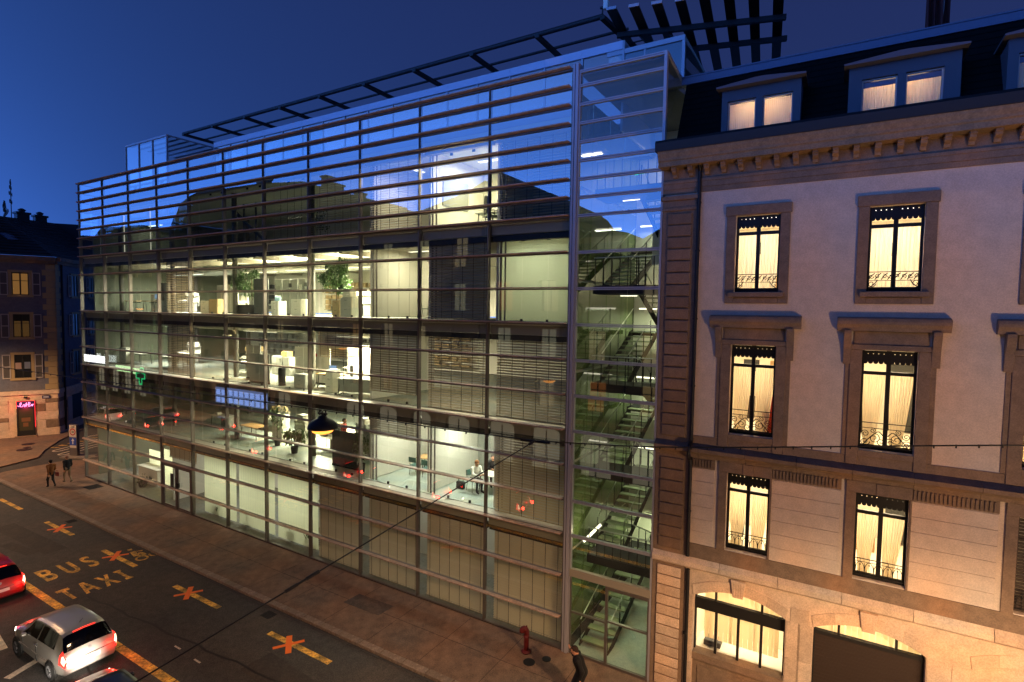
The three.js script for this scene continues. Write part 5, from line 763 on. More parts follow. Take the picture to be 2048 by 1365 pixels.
  mesh('roof', [tri([a0, rg, ae1, ae1, rg, rg1, a0, ae2, rg, ae2, rg2, rg, ae2, rg3, rg2])], std({ color: 0x17161a, roughness: 0.8, side: THREE.DoubleSide }), t);
  const rows = []; for (let i = 1; i < 14; i++) { const k = i / 14, l = (p, q) => p.clone().lerp(q, k); const p0 = l(a0, rg), p1 = l(ae1, rg1), p2 = l(ae2, rg2); rows.push(beam(p0.toArray(), p1.toArray(), 0.1, 0.06), beam(p0.toArray(), p2.toArray(), 0.1, 0.06)); }
  mesh('tile_course', rows, flat(0x1b191b, 0.8), t).userData.kind = 'stuff';
  mesh('skylight', [beam(a0.clone().lerp(rg, 0.35).lerp(ae1.clone().lerp(rg1, 0.35), 0.10).toArray(), a0.clone().lerp(rg, 0.5).lerp(ae1.clone().lerp(rg1, 0.5), 0.10).toArray(), 0.8, 0.1)], flat(0x3a3f55, 0.2), t);
  for (const [k, h, w] of [[0.3, 0.3, 1.0], [-0.35, 0.45, 0.8], [-0.7, 0.4, 0.7]]) { const c = k > 0 ? rg.clone().lerp(rg1, k) : rg.clone().lerp(rg2, -k); const ch = mesh('chimney', [B(c.x - w / 2, c.x + w / 2, c.y - 0.8, c.y + h, c.z - 0.5, c.z + 0.5), B(c.x - w / 2 - 0.12, c.x + w / 2 + 0.12, c.y + h + 0.001, c.y + h + 0.2, c.z - 0.6, c.z + 0.6)], M.darksteel, t); mesh('chimney_cap', lathe([[0.2, 0], [0.35, 0.25], [0.1, 0.4]]).translate(c.x, c.y + h + 0.2, c.z), M.darksteel, ch); }
  mesh('shell_wall', [B(-78, -58, 0, 15.9, 8, 8.4), B(-78, -77.6, 0, 15.9, -20, 8)], M.greystucco, t);
  // aerials
  for (const [x, y, z, h, l] of [[-62.4, 20.15, -4.5, 3.8, 'tall thin television aerial on the corner house roof'], [-61.35, 20.0, -3.7, 1.6, 'shorter television aerial at the picture edge on the corner house roof']]) { const a = thing('television_aerial', l, 'aerial', [x, y, z]); mesh('mast', bar([0, -0.6, 0], [0, h, 0], 0.04), M.iron, a); for (const [q, w] of [[0.62, 0.75], [0.78, 0.5], [0.42, 0.6], [0.9, 0.3]]) mesh('antenna_bar', [bar([-w * 0.8, h * q, -w * 0.4], [w, h * q, w * 0.5], 0.035), ...[-0.6, -0.2, 0.2, 0.6, 0.9].map((k) => bar([w * k, h * q - 0.18, w * k * 0.5], [w * k, h * q + 0.18, w * k * 0.5], 0.025))], M.iron, a); if (h > 3) mesh('dish', lathe([[0, 0], [0.3, 0.06], [0.45, 0.16]], 16).rotateX(1.2).translate(0.1, 0.4, 0.3), M.darkgrey, a); }
}
// ---------------------------------------------------------------- houses on the camera side, seen mirrored in the glass
function frontHouse(name, label, x0, x1, h, mat, ground, litShare, warm, roofPts, depth = 9) {
  const t = thing(name, label, 'house'), z = 17.6, n = Math.max(1, Math.floor((x1 - x0) / 3.1)), s = poly([[x0, 0], [x1, 0], [x1, h], [x0, h]]), w = [], pit = (x1 - x0) / n, nf = Math.floor((h - 4.6) / 3.4);
  for (let f = 0; f < nf; f++) for (let i = 0; i < n; i++) w.push([x0 + (i + 0.5) * pit, 5.0 + f * 3.4, 0.65, 2.1]);
  for (let i = 0; i < n; i++) w.push([x0 + (i + 0.5) * pit, 0.5, 1.15, 2.7]);
  for (const [cx, y, hw, hh] of w) { const p = new THREE.Path(); p.moveTo(cx - hw, y); p.lineTo(cx + hw, y); p.lineTo(cx + hw, y + hh); if (y < 1) p.quadraticCurveTo(cx, y + hh + 0.7, cx - hw, y + hh); else p.lineTo(cx - hw, y + hh); p.closePath(); s.holes.push(p); }
  mesh('wall', extrude(s, 0.4).translate(0, 0, z), M.sootWall ||= texMat(noiseTex(256, 3, 83, [78, 70, 62], [0.04, 0.05, 0.07], [3, 19, 90]), 0.9), t);
  mesh('cornice', [B(x0 - 0.05, x1 + 0.05, h, h + 0.35, z - 0.4, z + 0.4), B(x0, x1, 4.1, 4.4, z - 0.15, z - 0.001)], M.sandstone, t);
  w.forEach(([cx, y, hw, hh], k) => { const g = y < 1, on = hash(k, 3, Math.round(x0)) < (g ? ground : litShare); const c = g ? 0xfff0c8 : warm[Math.floor(hash(k, 5, Math.round(x0)) * warm.length)];
    mesh('window', [B(cx - 0.04, cx + 0.04, y, y + hh, z + 0.15, z + 0.2), B(cx - hw, cx + hw, y + hh * 0.72, y + hh * 0.72 + 0.06, z + 0.15, z + 0.2)], M.black, t);
    if (on) mesh('lit_window', B(cx - hw - 0.05, cx + hw + 0.05, y - 0.05, y + hh + (g ? 0.7 : 0.05), z + 0.42, z + 0.46), glowCache(c, g ? 0.45 : 0.4), t); else mesh('dark_pane', B(cx - hw - 0.05, cx + hw + 0.05, y - 0.05, y + hh + (g ? 0.7 : 0.05), z + 0.42, z + 0.46), M.black, t); });
  mesh('side_wall', [B(x0, x0 + 0.3, 0, h - 0.01, z + 0.5, z + depth), B(x1 - 0.3, x1, 0, h - 0.01, z + 0.5, z + depth), B(x0, x1, 0, h - 0.01, z + depth, z + depth + 0.3)], mat, t);
  const rs = poly([[x0, h + 0.351], ...roofPts, [x1, h + 0.351]]);
  mesh('roof', extrude(rs, depth - 0.2).translate(0, 0, z + 0.3), flat(0x1a1a1e, 0.85), t);
  return t;
}
const gc = {}; function glowCache(c, k) { return gc[c + '/' + k] ||= glow(c, k); }
const chim = (t, x, y, w, h, mat = M.darkgrey) => mesh('chimney', [B(x - w / 2, x + w / 2, y, y + h, 19, 20), B(x - w / 2 - 0.1, x + w / 2 + 0.1, y + h + 0.001, y + h + 0.18, 18.9, 20.1)], mat, t);
frontHouse('street_house', 'long low house with shops at the far end of the mirrored street', -110, -62, 20.2, M.greystucco, 0.7, 0.3, [0xbfe8a0, 0xf0d890], [[-110, 20.6], [-100, 22], [-84, 21.4], [-78, 21.0], [-76, 22.0], [-66, 21.6], [-62, 20.6]]);
{ const t = frontHouse('street_house', 'tall mansard house mirrored in the left half of the facade', -60, -31.2, 19.6, M.stucco, 0.5, 0.16, [0xffb060, 0xffe0a0], [[-59.9, 20.3], [-57.8, 23.3], [-55.5, 24.1], [-53.2, 24.5], [-43.8, 24.3], [-36.2, 23.7], [-33.8, 23.0], [-31.2, 22.3]]); chim(t, -44.5, 24.0, 1.4, 1.0); chim(t, -34.6, 23.0, 0.7, 1.2); chim(t, -33.2, 22.6, 0.5, 0.7); }
{ const t = frontHouse('street_house', 'house with flat grey roof mirrored in the middle of the facade', -31.0, -15.6, 18.4, M.stucco, 0.9, 0.7, [0xffc070, 0xffe6b0, 0xf6f0c0], [[-30.9, 21.6], [-28.6, 21.4], [-28.2, 20.3], [-25.3, 19.9], [-21.5, 19.8], [-18, 20.6], [-15.6, 21.6]]); chim(t, -30.2, 21.5, 0.6, 0.7); }
{ const t = frontHouse('street_house', 'house with rounded roof mirrored next to the corner post', -15.4, -4.2, 16.4, M.stucco, 0.9, 0.75, [0xffa050, 0xffe6b0, 0xff9a48, 0xf4f0c8], [[-15.3, 21.8], [-14.2, 22.1], [-13.2, 21.3], [-12.2, 20.2], [-11.0, 19.7], [-9.9, 20.1], [-9.0, 19.4], [-8.1, 18.2], [-6, 17.4], [-4.2, 17.0]]); }
frontHouse('street_house', 'pale house from whose window the street is seen', -4.0, 22, 15.6, M.stucco, 0.9, 0.5, [0xffd890, 0xffe6b0], [[-3.9, 16.2], [-2, 17.2], [20, 17.2], [22, 16.2]]);
// shop signs over there
function shopSign(label, x, y, w, h, c, k, cells) { const o = thing('shop_sign', label, 'sign', [x, y, 17.45]); mesh('sign_box', RB(-w / 2, w / 2, -h / 2, h / 2, 0, 0.14, 0.02), M.black, o); if (cells) for (let i = 0; i < cells; i++) for (let j = 0; j < 2; j++) mesh('sign_light', B(-w / 2 + 0.08 + i * (w - 0.1) / cells, -w / 2 + (i + 0.82) * (w - 0.1) / cells, -h / 2 + 0.08 + j * h * 0.47, -h / 2 + 0.38 * h + j * h * 0.47, -0.012, -0.001), glowCache(c, k), o); else mesh('sign_light', RB(-w / 2 + 0.04, w / 2 - 0.04, -h / 2 + 0.04, h / 2 - 0.04, -0.03, -0.001, 0.012), glowCache(c, k), o); const l = new THREE.RectAreaLight(c, k * 0.5, w, h); l.position.set(x, y, 17.38); l.rotation.y = 0; scene.add(l); return o; }
shopSign('broad blue-white lit shop sign mirrored low in the glass facade', -45.5, 2.3, 8.5, 1.7, 0x8fb0ff, 2.2, 9);
shopSign('long white lit shop sign mirrored at the left end of the facade', -78, 4.6, 7, 1.0, 0xffffff, 4);
shopSign('greenish lit shop sign mirrored near the pharmacy cross', -69, 3.7, 6, 0.8, 0xcfffb0, 2.0);
{ const o = thing('pharmacy_cross', 'green neon pharmacy cross mirrored in the glass facade', 'sign', [-64.5, 3.3, 17.0]); const a = 0.36, b = 1.05, s = poly([[-a, -b], [a, -b], [a, -a], [b, -a], [b, a], [a, a], [a, b], [-a, b], [-a, a], [-b, a], [-b, -a], [-a, -a]]); mesh('cross_box', extrude(s, 0.2).translate(0, 0, 0), M.black, o); const h = new THREE.Path(); const k = 0.26, l = 0.93; [[-k, -l], [k, -l], [k, -k], [l, -k], [l, k], [k, k], [k, l], [-k, l], [-k, k], [-l, k], [-l, -k], [-k, -k]].forEach(([x, y], i) => i ? h.lineTo(x, y) : h.moveTo(x, y)); h.closePath(); s.holes.push(h); mesh('cross_neon', extrude(s, 0.03).translate(0, 0, -0.04), glow(0x18e080, 3), o); mesh('cross_bracket', B(-0.05, 0.05, -0.05, 0.05, 0.2, 0.6), M.steel, o); }
// ---------------------------------------------------------------- street lamps and wires
function pendant(x, y, z, I, label) {
  const o = thing('street_lamp', label, 'street lamp', [x, y, z]);
  mesh('lamp_shade', lathe([[0.045, 0.34], [0.10, 0.33], [0.13, 0.26], [0.24, 0.22], [0.36, 0.12], [0.40, 0.02], [0.40, -0.02], [0.37, -0.02], [0.35, 0.08], [0.22, 0.18], [0.0, 0.22]], 28), M.black, o);
  mesh('wire_clamp', [B(-0.16, 0.16, 0.36, 0.42, -0.03, 0.03), bar([-0.12, 0.34, 0], [-0.12, 0.5, 0], 0.025), bar([0.12, 0.34, 0], [0.12, 0.5, 0], 0.025), bar([0, 0.3, 0], [0, 0.46, 0], 0.03)], M.black, o);
  mesh('bulb', new THREE.SphereGeometry(0.19, 18, 12).scale(1.5, 0.62, 1.5).translate(0, -0.06, 0), M.warmBulb, o);
  const l = new THREE.SpotLight(0xffcc98, I, 0, 1.36, 0.25); l.position.set(x, y - 0.22, z); l.target.position.set(x, 0, z); l.shadow.radius = 10; l.castShadow = true; scene.add(l, l.target);
}
pendant(-4.1, 8.5, 6.8, 95, 'dark round street lamp glowing orange, hung from the wire before the glass facade');
pendant(-22.5, 9.0, 10.4, 110, 'street lamp hung over the bus lane, mirrored in the facade');
pendant(11.8, 8.8, 8.3, 680, 'street lamp hung over the street beyond the right picture edge');
pendant(-48.0, 11.5, 9.0, 1300, 'street lamp hung over the crossing in front of the corner house, just outside the picture');
pendant(-64.0, 9.0, 9.0, 200, 'farthest street lamp over the mirrored part of the street');
{ // open globe lantern on the camera side, beyond the right picture edge
  const o = thing('globe_lantern', 'globe lantern on a post beyond the right picture edge lighting the stone house', 'street lamp', [15.2, 0, 9.6]);
  mesh('post', [bar([0, 0, 0], [0, 4.1, 0], 0.07, 10), lathe([[0, 0], [0.2, 0], [0.2, 0.5], [0.09, 0.7]]), new THREE.CylinderGeometry(0.16, 0.12, 0.12, 14).translate(0, 4.12, 0)], M.black, o);
  mesh('globe', new THREE.SphereGeometry(0.22, 20, 14).translate(0, 4.4, 0), M.warmBulb, o);
  const l = new THREE.PointLight(0xffcc98, 230); l.position.set(15.2, 4.4, 9.6); l.shadow.radius = 10; l.castShadow = true; scene.add(l);
}
{ const J = [2.35, 8.97, 6.6];
  const w = thing('lamp_wire', 'thin dark lamp wire with clips running along the street before the facade', 'wire');
  const pts = [[-70, 8.95, 8.2], [-40, 8.78, 7.6], [-18.8, 8.85, 7.2], [-4.1, 8.98, 6.8], [-0.5, 8.95, 6.7], J]; mesh('cable', tube(pts, 0.014, 120, 5), M.black, w);
  const c = new THREE.CatmullRomCurve3(pts.map((p) => V(...p))); mesh('wire_clip', [...Array(60)].map((_, i) => { const p = c.getPointAt(0.5 + i * 0.0082); return B(p.x - 0.012, p.x + 0.012, p.y - 0.05, p.y + 0.015, p.z - 0.012, p.z + 0.012); }), M.black, w);
  const w2 = thing('lamp_wire', 'dark wire with clips crossing in front of the stone house', 'wire'); const pts2 = [J, [4.6, 8.95, 5.6], [10.4, 9.65, 4.9], [24, 11.2, 3]]; mesh('cable', tube(pts2, 0.014, 60, 5), M.black, w2);
  const c2 = new THREE.CatmullRomCurve3(pts2.map((p) => V(...p))); mesh('wire_clip', [...Array(40)].map((_, i) => { const p = c2.getPointAt(0.02 + i * 0.014); return B(p.x - 0.012, p.x + 0.012, p.y - 0.045, p.y + 0.015, p.z - 0.012, p.z + 0.012); }), M.black, w2);
  const g = thing('guy_wire', 'steel guy wire with turnbuckle dropping across the picture to the lower left', 'wire'); const d = V(-5.6, 6.4, 14.2), s = V(...J), L = s.clone().lerp(d, 1);
  // the wire leaves the joint towards a wall anchor on the camera side, lower and to the left
  const E2 = V(0.65, 7.28, 12.2), far = s.clone().lerp(E2, 1.35); mesh('cable', bar(J, far.toArray(), 0.012, 6), M.black, g);
  const p = (k) => s.clone().lerp(E2, k).toArray(); mesh('turnbuckle', [bar(p(0.81), p(0.845), 0.03), bar(p(0.868), p(0.9), 0.028), bar(p(0.84), p(0.87), 0.02)], M.black, g); mesh('joint', [bar([J[0] - 0.35, J[1] - 0.02, J[2]], [J[0] + 0.35, J[1], J[2]], 0.028), bar(J, p(0.03), 0.03)], M.black, g); }
// ---------------------------------------------------------------- sign pillar, hydrant
{ const o = thing('sign_pillar', 'grey metal sign pillar with a speed zone disc and a blue arrow at the side street', 'sign pillar', [-42.85, 0, -1.9], 0.35);
  mesh('pillar', RB(-0.36, 0.36, 0, 2.45, -0.12, 0.12, 0.03), M.alu, o); mesh('island', sheet([[-0.9, -0.7], [1.4, -0.9], [1.6, 0.5], [-0.6, 0.7]], 0.03, 0.1), M.kerb, o);
  mesh('zone_plate', B(-0.33, 0.33, 1.50, 2.40, 0.121, 0.13), flat(0xb9ada0, 0.6), o); const ring = new THREE.RingGeometry(0.19, 0.28, 28).translate(0, 1.9, 0.136); mesh('red_ring', ring, flat(0xa01818, 0.6), o);
  const tg = new TextGeometry('30', { font, size: 0.16, depth: 0.004 }); tg.computeBoundingBox(); tg.translate(-tg.boundingBox.max.x / 2, 1.82, 0.131); mesh('number', tg, M.black, o); const zg = new TextGeometry('ZONE', { font, size: 0.1, depth: 0.004 }); zg.computeBoundingBox(); zg.translate(-zg.boundingBox.max.x / 2, 2.24, 0.131); mesh('lettering', zg, M.black, o);
  mesh('blue_plate', B(-0.3, 0.3, 0.86, 1.46, 0.121, 0.13), flat(0x1c3c98, 0.5), o); mesh('white_arrow', [B(-0.035, 0.035, 0.94, 1.26, 0.131, 0.136), extrude(poly([[-0.13, 1.2], [0.13, 1.2], [0, 1.4]]), 0.004).translate(0, 0, 0.1315)], M.white, o); mesh('white_plate', B(-0.3, 0.3, 0.66, 0.84, 0.121, 0.13), flat(0xb9ada0, 0.6), o); }
{ const o = thing('hydrant', 'red fire hydrant with bent head on the pavement before the blinds', 'hydrant', [-0.98, 0, 0.78]); const red = flat(0x5c1010, 0.5);
  mesh('foot', lathe([[0, 0], [0.17, 0], [0.17, 0.05], [0.11, 0.09], [0, 0.09]], 20), red, o); mesh('barrel', lathe([[0, 0.09], [0.095, 0.09], [0.085, 0.5], [0.1, 0.52], [0.1, 0.6], [0, 0.6]], 20), red, o); mesh('head', [tube([[0, 0.58, 0], [0, 0.74, 0], [-0.05, 0.83, 0.03], [-0.12, 0.80, 0.08], [-0.13, 0.72, 0.09]], 0.095, 16, 12), new THREE.SphereGeometry(0.1, 14, 10).translate(-0.04, 0.79, 0.02)], red, o); mesh('outlet', new THREE.CylinderGeometry(0.07, 0.07, 0.03, 16).translate(-0.13, 0.71, 0.09), M.black, o); mesh('bolt', new THREE.CylinderGeometry(0.03, 0.03, 0.06, 6).translate(0, 0.9, 0), red, o); }
// ---------------------------------------------------------------- people
function smoothMesh(bones, cx, cy, cz, half, N, k) { // tapered capsules joined softly; colour of the nearest bone
  const mc = new MarchingCubes(N, M.white, false, false, 120000), f = mc.field, H = N / 2;
  const P = bones.map((b) => ({ a: V(...b[0]), d: V(...b[1]).sub(V(...b[0])), r0: b[2], r1: b[3], c: b[4] }));
  const ev = (x, y, z, who) => { let s = 0, best = 1e9, bi = 0; for (let i = 0; i < P.length; i++) { const p = P[i], ax = x - p.a.x, ay = y - p.a.y, az = z - p.a.z, dd = p.d.lengthSq(); let t = dd ? (ax * p.d.x + ay * p.d.y + az * p.d.z) / dd : 0; t = t < 0 ? 0 : t > 1 ? 1 : t; const qx = ax - p.d.x * t, qy = ay - p.d.y * t, qz = az - p.d.z * t, v = Math.sqrt(qx * qx + qy * qy + qz * qz) - (p.r0 + (p.r1 - p.r0) * t); if (v < best) { best = v; bi = i; } s += Math.exp(-v / k); } return who ? bi : -k * Math.log(Math.max(s, 1e-30)); };
  for (let z = 0; z < N; z++) for (let y = 0; y < N; y++) for (let x = 0; x < N; x++) f[x + y * N + z * N * N] = -ev(cx + (x - H) / H * half, cy + (y - H) / H * half, cz + (z - H) / H * half);
  mc.isolation = 0; mc.update(); const n = mc.count, pos = new Float32Array(n * 3), nor = new Float32Array(n * 3), col = new Float32Array(n * 3);
  for (let i = 0; i < n; i++) { const x = mc.positionArray[3 * i] * half + cx, y = mc.positionArray[3 * i + 1] * half + cy, z = mc.positionArray[3 * i + 2] * half + cz; pos.set([x, y, z], 3 * i); const e = 0.004, nx = ev(x + e, y, z) - ev(x - e, y, z), ny = ev(x, y + e, z) - ev(x, y - e, z), nz = ev(x, y, z + e) - ev(x, y, z - e), l = Math.hypot(nx, ny, nz) || 1; nor.set([nx / l, ny / l, nz / l], 3 * i); const c = P[ev(x, y, z, true)].c; col.set([c.r, c.g, c.b], 3 * i); }
  const g = new THREE.BufferGeometry(); g.setAttribute('position', new THREE.BufferAttribute(pos, 3)); g.setAttribute('normal', new THREE.BufferAttribute(nor, 3)); g.setAttribute('color', new THREE.BufferAttribute(col, 3)); return g;
}
const C = (h) => new THREE.Color(h);
const skin = C(0xc08a6c);
function person(label, pos, turn, o) { // o: joints in metres, facing +z
  const t = thing('person', label, 'person', pos, turn); const J = o.j, top = C(o.top), leg = C(o.leg), shoe = C(0x14100e), h = J.head, b = [], big = o.coat ? 1.15 : 1;
  b.push([J.hip, J.chest, 0.135 * big, 0.15 * big, top], [J.chest, J.neck, 0.13 * big, 0.06, top], [[J.hip[0] - 0.06, J.hip[1], J.hip[2]], [J.hip[0] + 0.06, J.hip[1], J.hip[2]], 0.12, 0.12, o.coat ? top : leg]);
  for (const s of ['L', 'R']) { b.push([J.neck, J['sh' + s], 0.06, 0.075 * big, top], [J['sh' + s], J['el' + s], 0.068 * big, 0.052 * big, top], [J['el' + s], J['wr' + s], 0.052 * big, 0.038, top], [J['hp' + s], J['kn' + s], 0.092, 0.062, o.coat ? top : leg], [J['kn' + s], J['an' + s], 0.062, 0.042, leg]); const a = J['an' + s], f = J['ft' + s]; b.push([[a[0], a[1] - 0.03, a[2]], f, 0.042, 0.035, shoe]); }
  if (o.coat) b.push([J.hip, [(J.knL[0] + J.knR[0]) / 2, (J.knL[1] + J.knR[1]) / 2 + 0.02, (J.knL[2] + J.knR[2]) / 2], 0.17, 0.17, top]);
  b.push([J.neck, [J.neck[0] * 0.5 + h[0] * 0.5, J.neck[1] * 0.5 + h[1] * 0.5, J.neck[2] * 0.5 + h[2] * 0.5], 0.052, 0.052, skin]);
  const parts = [smoothMesh(b, 0, 0.92, 0.05, 1.02, 76, 0.018)];
  // head: skull, jaw, nose, brow, ears, eyes in the local frame given by the look direction
  const q = new THREE.Quaternion().setFromEuler(new THREE.Euler(o.nod || 0, o.look || 0, 0, 'YXZ')), W = (x, y, z) => V(x, y, z).applyQuaternion(q).add(V(...h)).toArray();
  const hair = C(o.hair), dark = C(0x1a100c), lip = C(0x8a4a40);
  const hb = [[W(0, 0.02, -0.015), W(0, 0.03, 0.01), 0.088, 0.088, skin], [W(0, -0.05, 0.02), W(0, -0.075, 0.05), 0.062, 0.042, skin], [W(0, 0.0, 0.092), W(0, -0.025, 0.104), 0.011, 0.017, skin], [W(-0.03, 0.03, 0.082), W(0.03, 0.03, 0.082), 0.016, 0.016, skin], [W(-0.09, 0.0, 0), W(-0.095, -0.02, -0.005), 0.022, 0.016, skin], [W(0.09, 0.0, 0), W(0.095, -0.02, -0.005), 0.022, 0.016, skin], [W(-0.032, 0.008, 0.083), W(-0.032, 0.008, 0.084), 0.011, 0.011, dark], [W(0.032, 0.008, 0.083), W(0.032, 0.008, 0.084), 0.011, 0.011, dark], [W(-0.02, -0.055, 0.083), W(0.02, -0.055, 0.083), 0.009, 0.009, lip], [W(0, -0.09, -0.02), [J.neck[0], J.neck[1], J.neck[2]], 0.052, 0.055, skin]];
  parts.push(smoothMesh(hb, h[0], h[1], h[2], 0.17, 44, 0.008));
  // hands: palm, four fingers of different length with a bend, thumb at the side
  for (const [s, m] of [['L', 1], ['R', -1]]) { const w = V(...J['wr' + s]), e = V(...J['el' + s]), d = w.clone().sub(e).normalize(), side = V(m, 0, 0.2).projectOnPlane(d).normalize(), up = d.clone().cross(side).multiplyScalar(m), A = (a, c, u) => w.clone().addScaledVector(d, a).addScaledVector(side, c).addScaledVector(up, u).toArray();
    const fb = [[A(0, 0, 0), A(0.04, 0, 0), 0.028, 0.030, skin], [A(0.03, -0.022, 0), A(0.085, -0.024, 0), 0.020, 0.016, skin], [A(0.03, 0.02, 0), A(0.085, 0.022, 0), 0.020, 0.016, skin]];
    [[-0.031, 0.036, 0.028], [-0.011, 0.042, 0.034], [0.010, 0.045, 0.036], [0.031, 0.041, 0.033]].forEach(([c, l1, l2]) => { fb.push([A(0.085, c, 0), A(0.085 + l1, c * 1.1, 0.010), 0.0095, 0.009, skin], [A(0.085 + l1, c * 1.1, 0.010), A(0.085 + l1 + l2 * 0.75, c * 1.05, 0.034), 0.009, 0.0075, skin]); });
    fb.push([A(0.025, -0.026 * -1, 0.006), A(0.065, 0.058, 0.018), 0.014, 0.011, skin], [A(0.065, 0.058, 0.018), A(0.098, 0.060, 0.028), 0.011, 0.009, skin]);
    const c = w.clone().addScaledVector(d, 0.085); parts.push(smoothMesh(fb, c.x, c.y, c.z, 0.13, 46, 0.003)); }
  const g = mergeGeometries(parts); const m = new THREE.Mesh(g, o.mat || (M.cloth ||= std({ vertexColors: true, roughness: 0.85 }))); m.name = 'body'; t.add(m);
  const hairG = smoothMesh([[W(0, 0.045, -0.03), W(0, 0.05, 0.005), 0.094, 0.090, hair], [W(0, 0.0, -0.055), W(0, -0.04, -0.06), 0.07, o.long ? 0.06 : 0.045, hair], [W(-0.07, 0.03, -0.02), W(-0.075, o.long ? -0.08 : 0.0, -0.02), 0.03, 0.02, hair], [W(0.07, 0.03, -0.02), W(0.075, o.long ? -0.08 : 0.0, -0.02), 0.03, 0.02, hair]], h[0], h[1] + 0.02, h[2], 0.19, 40, 0.01);
  // leave the face free
  { const p = hairG.attributes.position, keep = [], qi = q.clone().invert(); for (let i = 0; i < p.count; i += 3) { let ok = true; for (let k2 = 0; k2 < 3; k2++) { const v = V(p.getX(i + k2), p.getY(i + k2), p.getZ(i + k2)).sub(V(...h)).applyQuaternion(qi); if (v.z > 0.05 && v.y < 0.075) ok = false; } if (ok) keep.push(i, i + 1, i + 2); } const pick = (at) => { const a = new Float32Array(keep.length * 3); keep.forEach((i, k3) => a.set([at.getX(i), at.getY(i), at.getZ(i)], 3 * k3)); return new THREE.BufferAttribute(a, 3); }; const g2 = new THREE.BufferGeometry(); for (const n of ['position', 'normal', 'color']) g2.setAttribute(n, pick(hairG.attributes[n])); const hm = new THREE.Mesh(g2, M.cloth ||= std({ vertexColors: true, roughness: 0.85 })); hm.name = 'hair'; t.add(hm); }
  return t;
}
const walk = (k, arm = 0.2) => ({ hip: [0, 0.95, 0], chest: [0, 1.3, 0.02], neck: [0, 1.47, 0.02], head: [0, 1.64, 0.04], shL: [0.19, 1.42, 0], shR: [-0.19, 1.42, 0], elL: [0.25, 1.14, -0.06 - arm * 0.6], elR: [-0.25, 1.14, -0.02 + arm * 0.4], wrL: [0.24, 0.9, -0.02 - arm], wrR: [-0.24, 0.9, 0.1 + arm], hpL: [0.09, 0.92, 0], hpR: [-0.09, 0.92, 0], knL: [0.1, 0.5, 0.1 + k * 0.25], knR: [-0.1, 0.49, 0.05 - k * 0.05], anL: [0.1, 0.1, k * 0.35], anR: [-0.1, 0.14, -k * 0.42], ftL: [0.11, 0.04, k * 0.35 + 0.15], ftR: [-0.11, 0.05, -k * 0.42 + 0.14] });
person('pedestrian in ochre jacket and dark trousers with a bag, left of the walking pair', [-35.25, 0.0, 2.2], -1.45, { j: walk(0.5), top: 0x7a4a1e, leg: 0x12141c, hair: 0x14100c });
person('bald pedestrian in dark jacket and pale trousers, right of the walking pair', [-35.6, 0.0, 1.2], -1.5, { j: walk(0.6, 0.12), top: 0x0e1018, leg: 0x8a7a62, hair: 0x8a6a58 });
{ const o = thing('handbag', 'red-brown handbag carried between the two walking pedestrians', 'bag', [-35.35, 0.62, 1.86], 0.2); mesh('bag_body', RB(-0.14, 0.14, 0, 0.26, -0.05, 0.05, 0.04, 2), flat(0x7a2a22, 0.6), o); mesh('strap', tube([[-0.1, 0.24, 0], [-0.05, 0.36, 0], [0.05, 0.36, 0], [0.1, 0.24, 0]], 0.01), flat(0x5a1a16, 0.6), o); }
{ const j = walk(0.9, 0.1); Object.assign(j, { chest: [0, 1.28, 0.12], neck: [0, 1.43, 0.17], head: [0, 1.58, 0.24], shL: [0.19, 1.38, 0.13], shR: [-0.19, 1.38, 0.13], elR: [-0.36, 1.22, 0.25], wrR: [-0.55, 1.26, 0.35], elL: [0.3, 1.12, 0.0], wrL: [0.34, 0.9, 0.05], anR: [-0.1, 0.24, -0.5], ftR: [-0.1, 0.12, -0.42] });
  person('striding person in a long black coat by the stair tower door, seen from above', [1.62, 0, 2.0], -1.15, { j, top: 0x08080b, leg: 0x101014, hair: 0x2a1408, coat: true, nod: 0.25 }); }
const sit = (lean) => ({ hip: [0, 0.52, 0], chest: [0, 0.88, 0.06 + lean], neck: [0, 1.06, 0.1 + lean], head: [0, 1.22, 0.15 + lean], shL: [0.19, 1.0, 0.08 + lean], shR: [-0.19, 1.0, 0.08 + lean], elL: [0.24, 0.78, 0.2 + lean], elR: [-0.24, 0.78, 0.2 + lean], wrL: [0.12, 0.79, 0.42 + lean], wrR: [-0.1, 0.79, 0.42 + lean], hpL: [0.09, 0.52, 0.02], hpR: [-0.09, 0.52, 0.02], knL: [0.12, 0.52, 0.44], knR: [-0.12, 0.52, 0.44], anL: [0.12, 0.1, 0.42], anR: [-0.12, 0.1, 0.42], ftL: [0.13, 0.04, 0.57], ftR: [-0.13, 0.04, 0.57] });
person('seated person in white shirt with back to the window in the lit first-floor room', [-5.15, FL[1] + 0.0, -1.95], 1.2, { j: sit(0.08), top: 0xe8e4dc, leg: 0x14141a, hair: 0x7a4a26, nod: 0.3 });
person('seated person in dark sweater facing the window across the first-floor table', [-5.0, FL[1] + 0.0, -3.15], 0.75, { j: sit(0.05), top: 0x1c1a1e, leg: 0x14141a, hair: 0x1c120c, nod: 0.2, look: 0.2 });
chair(-5.0, 1, -3.15, 0.75, 'chair of the dark-sweatered person in the first-floor room', M.teal);
person('standing person in a red pullover behind the street lamp on the first floor', [-14.6, FL[1], -3.4], 2.0, { j: walk(0.0, 0.05), top: 0x8a2418, leg: 0x1a1a22, hair: 0x2a1a10 });
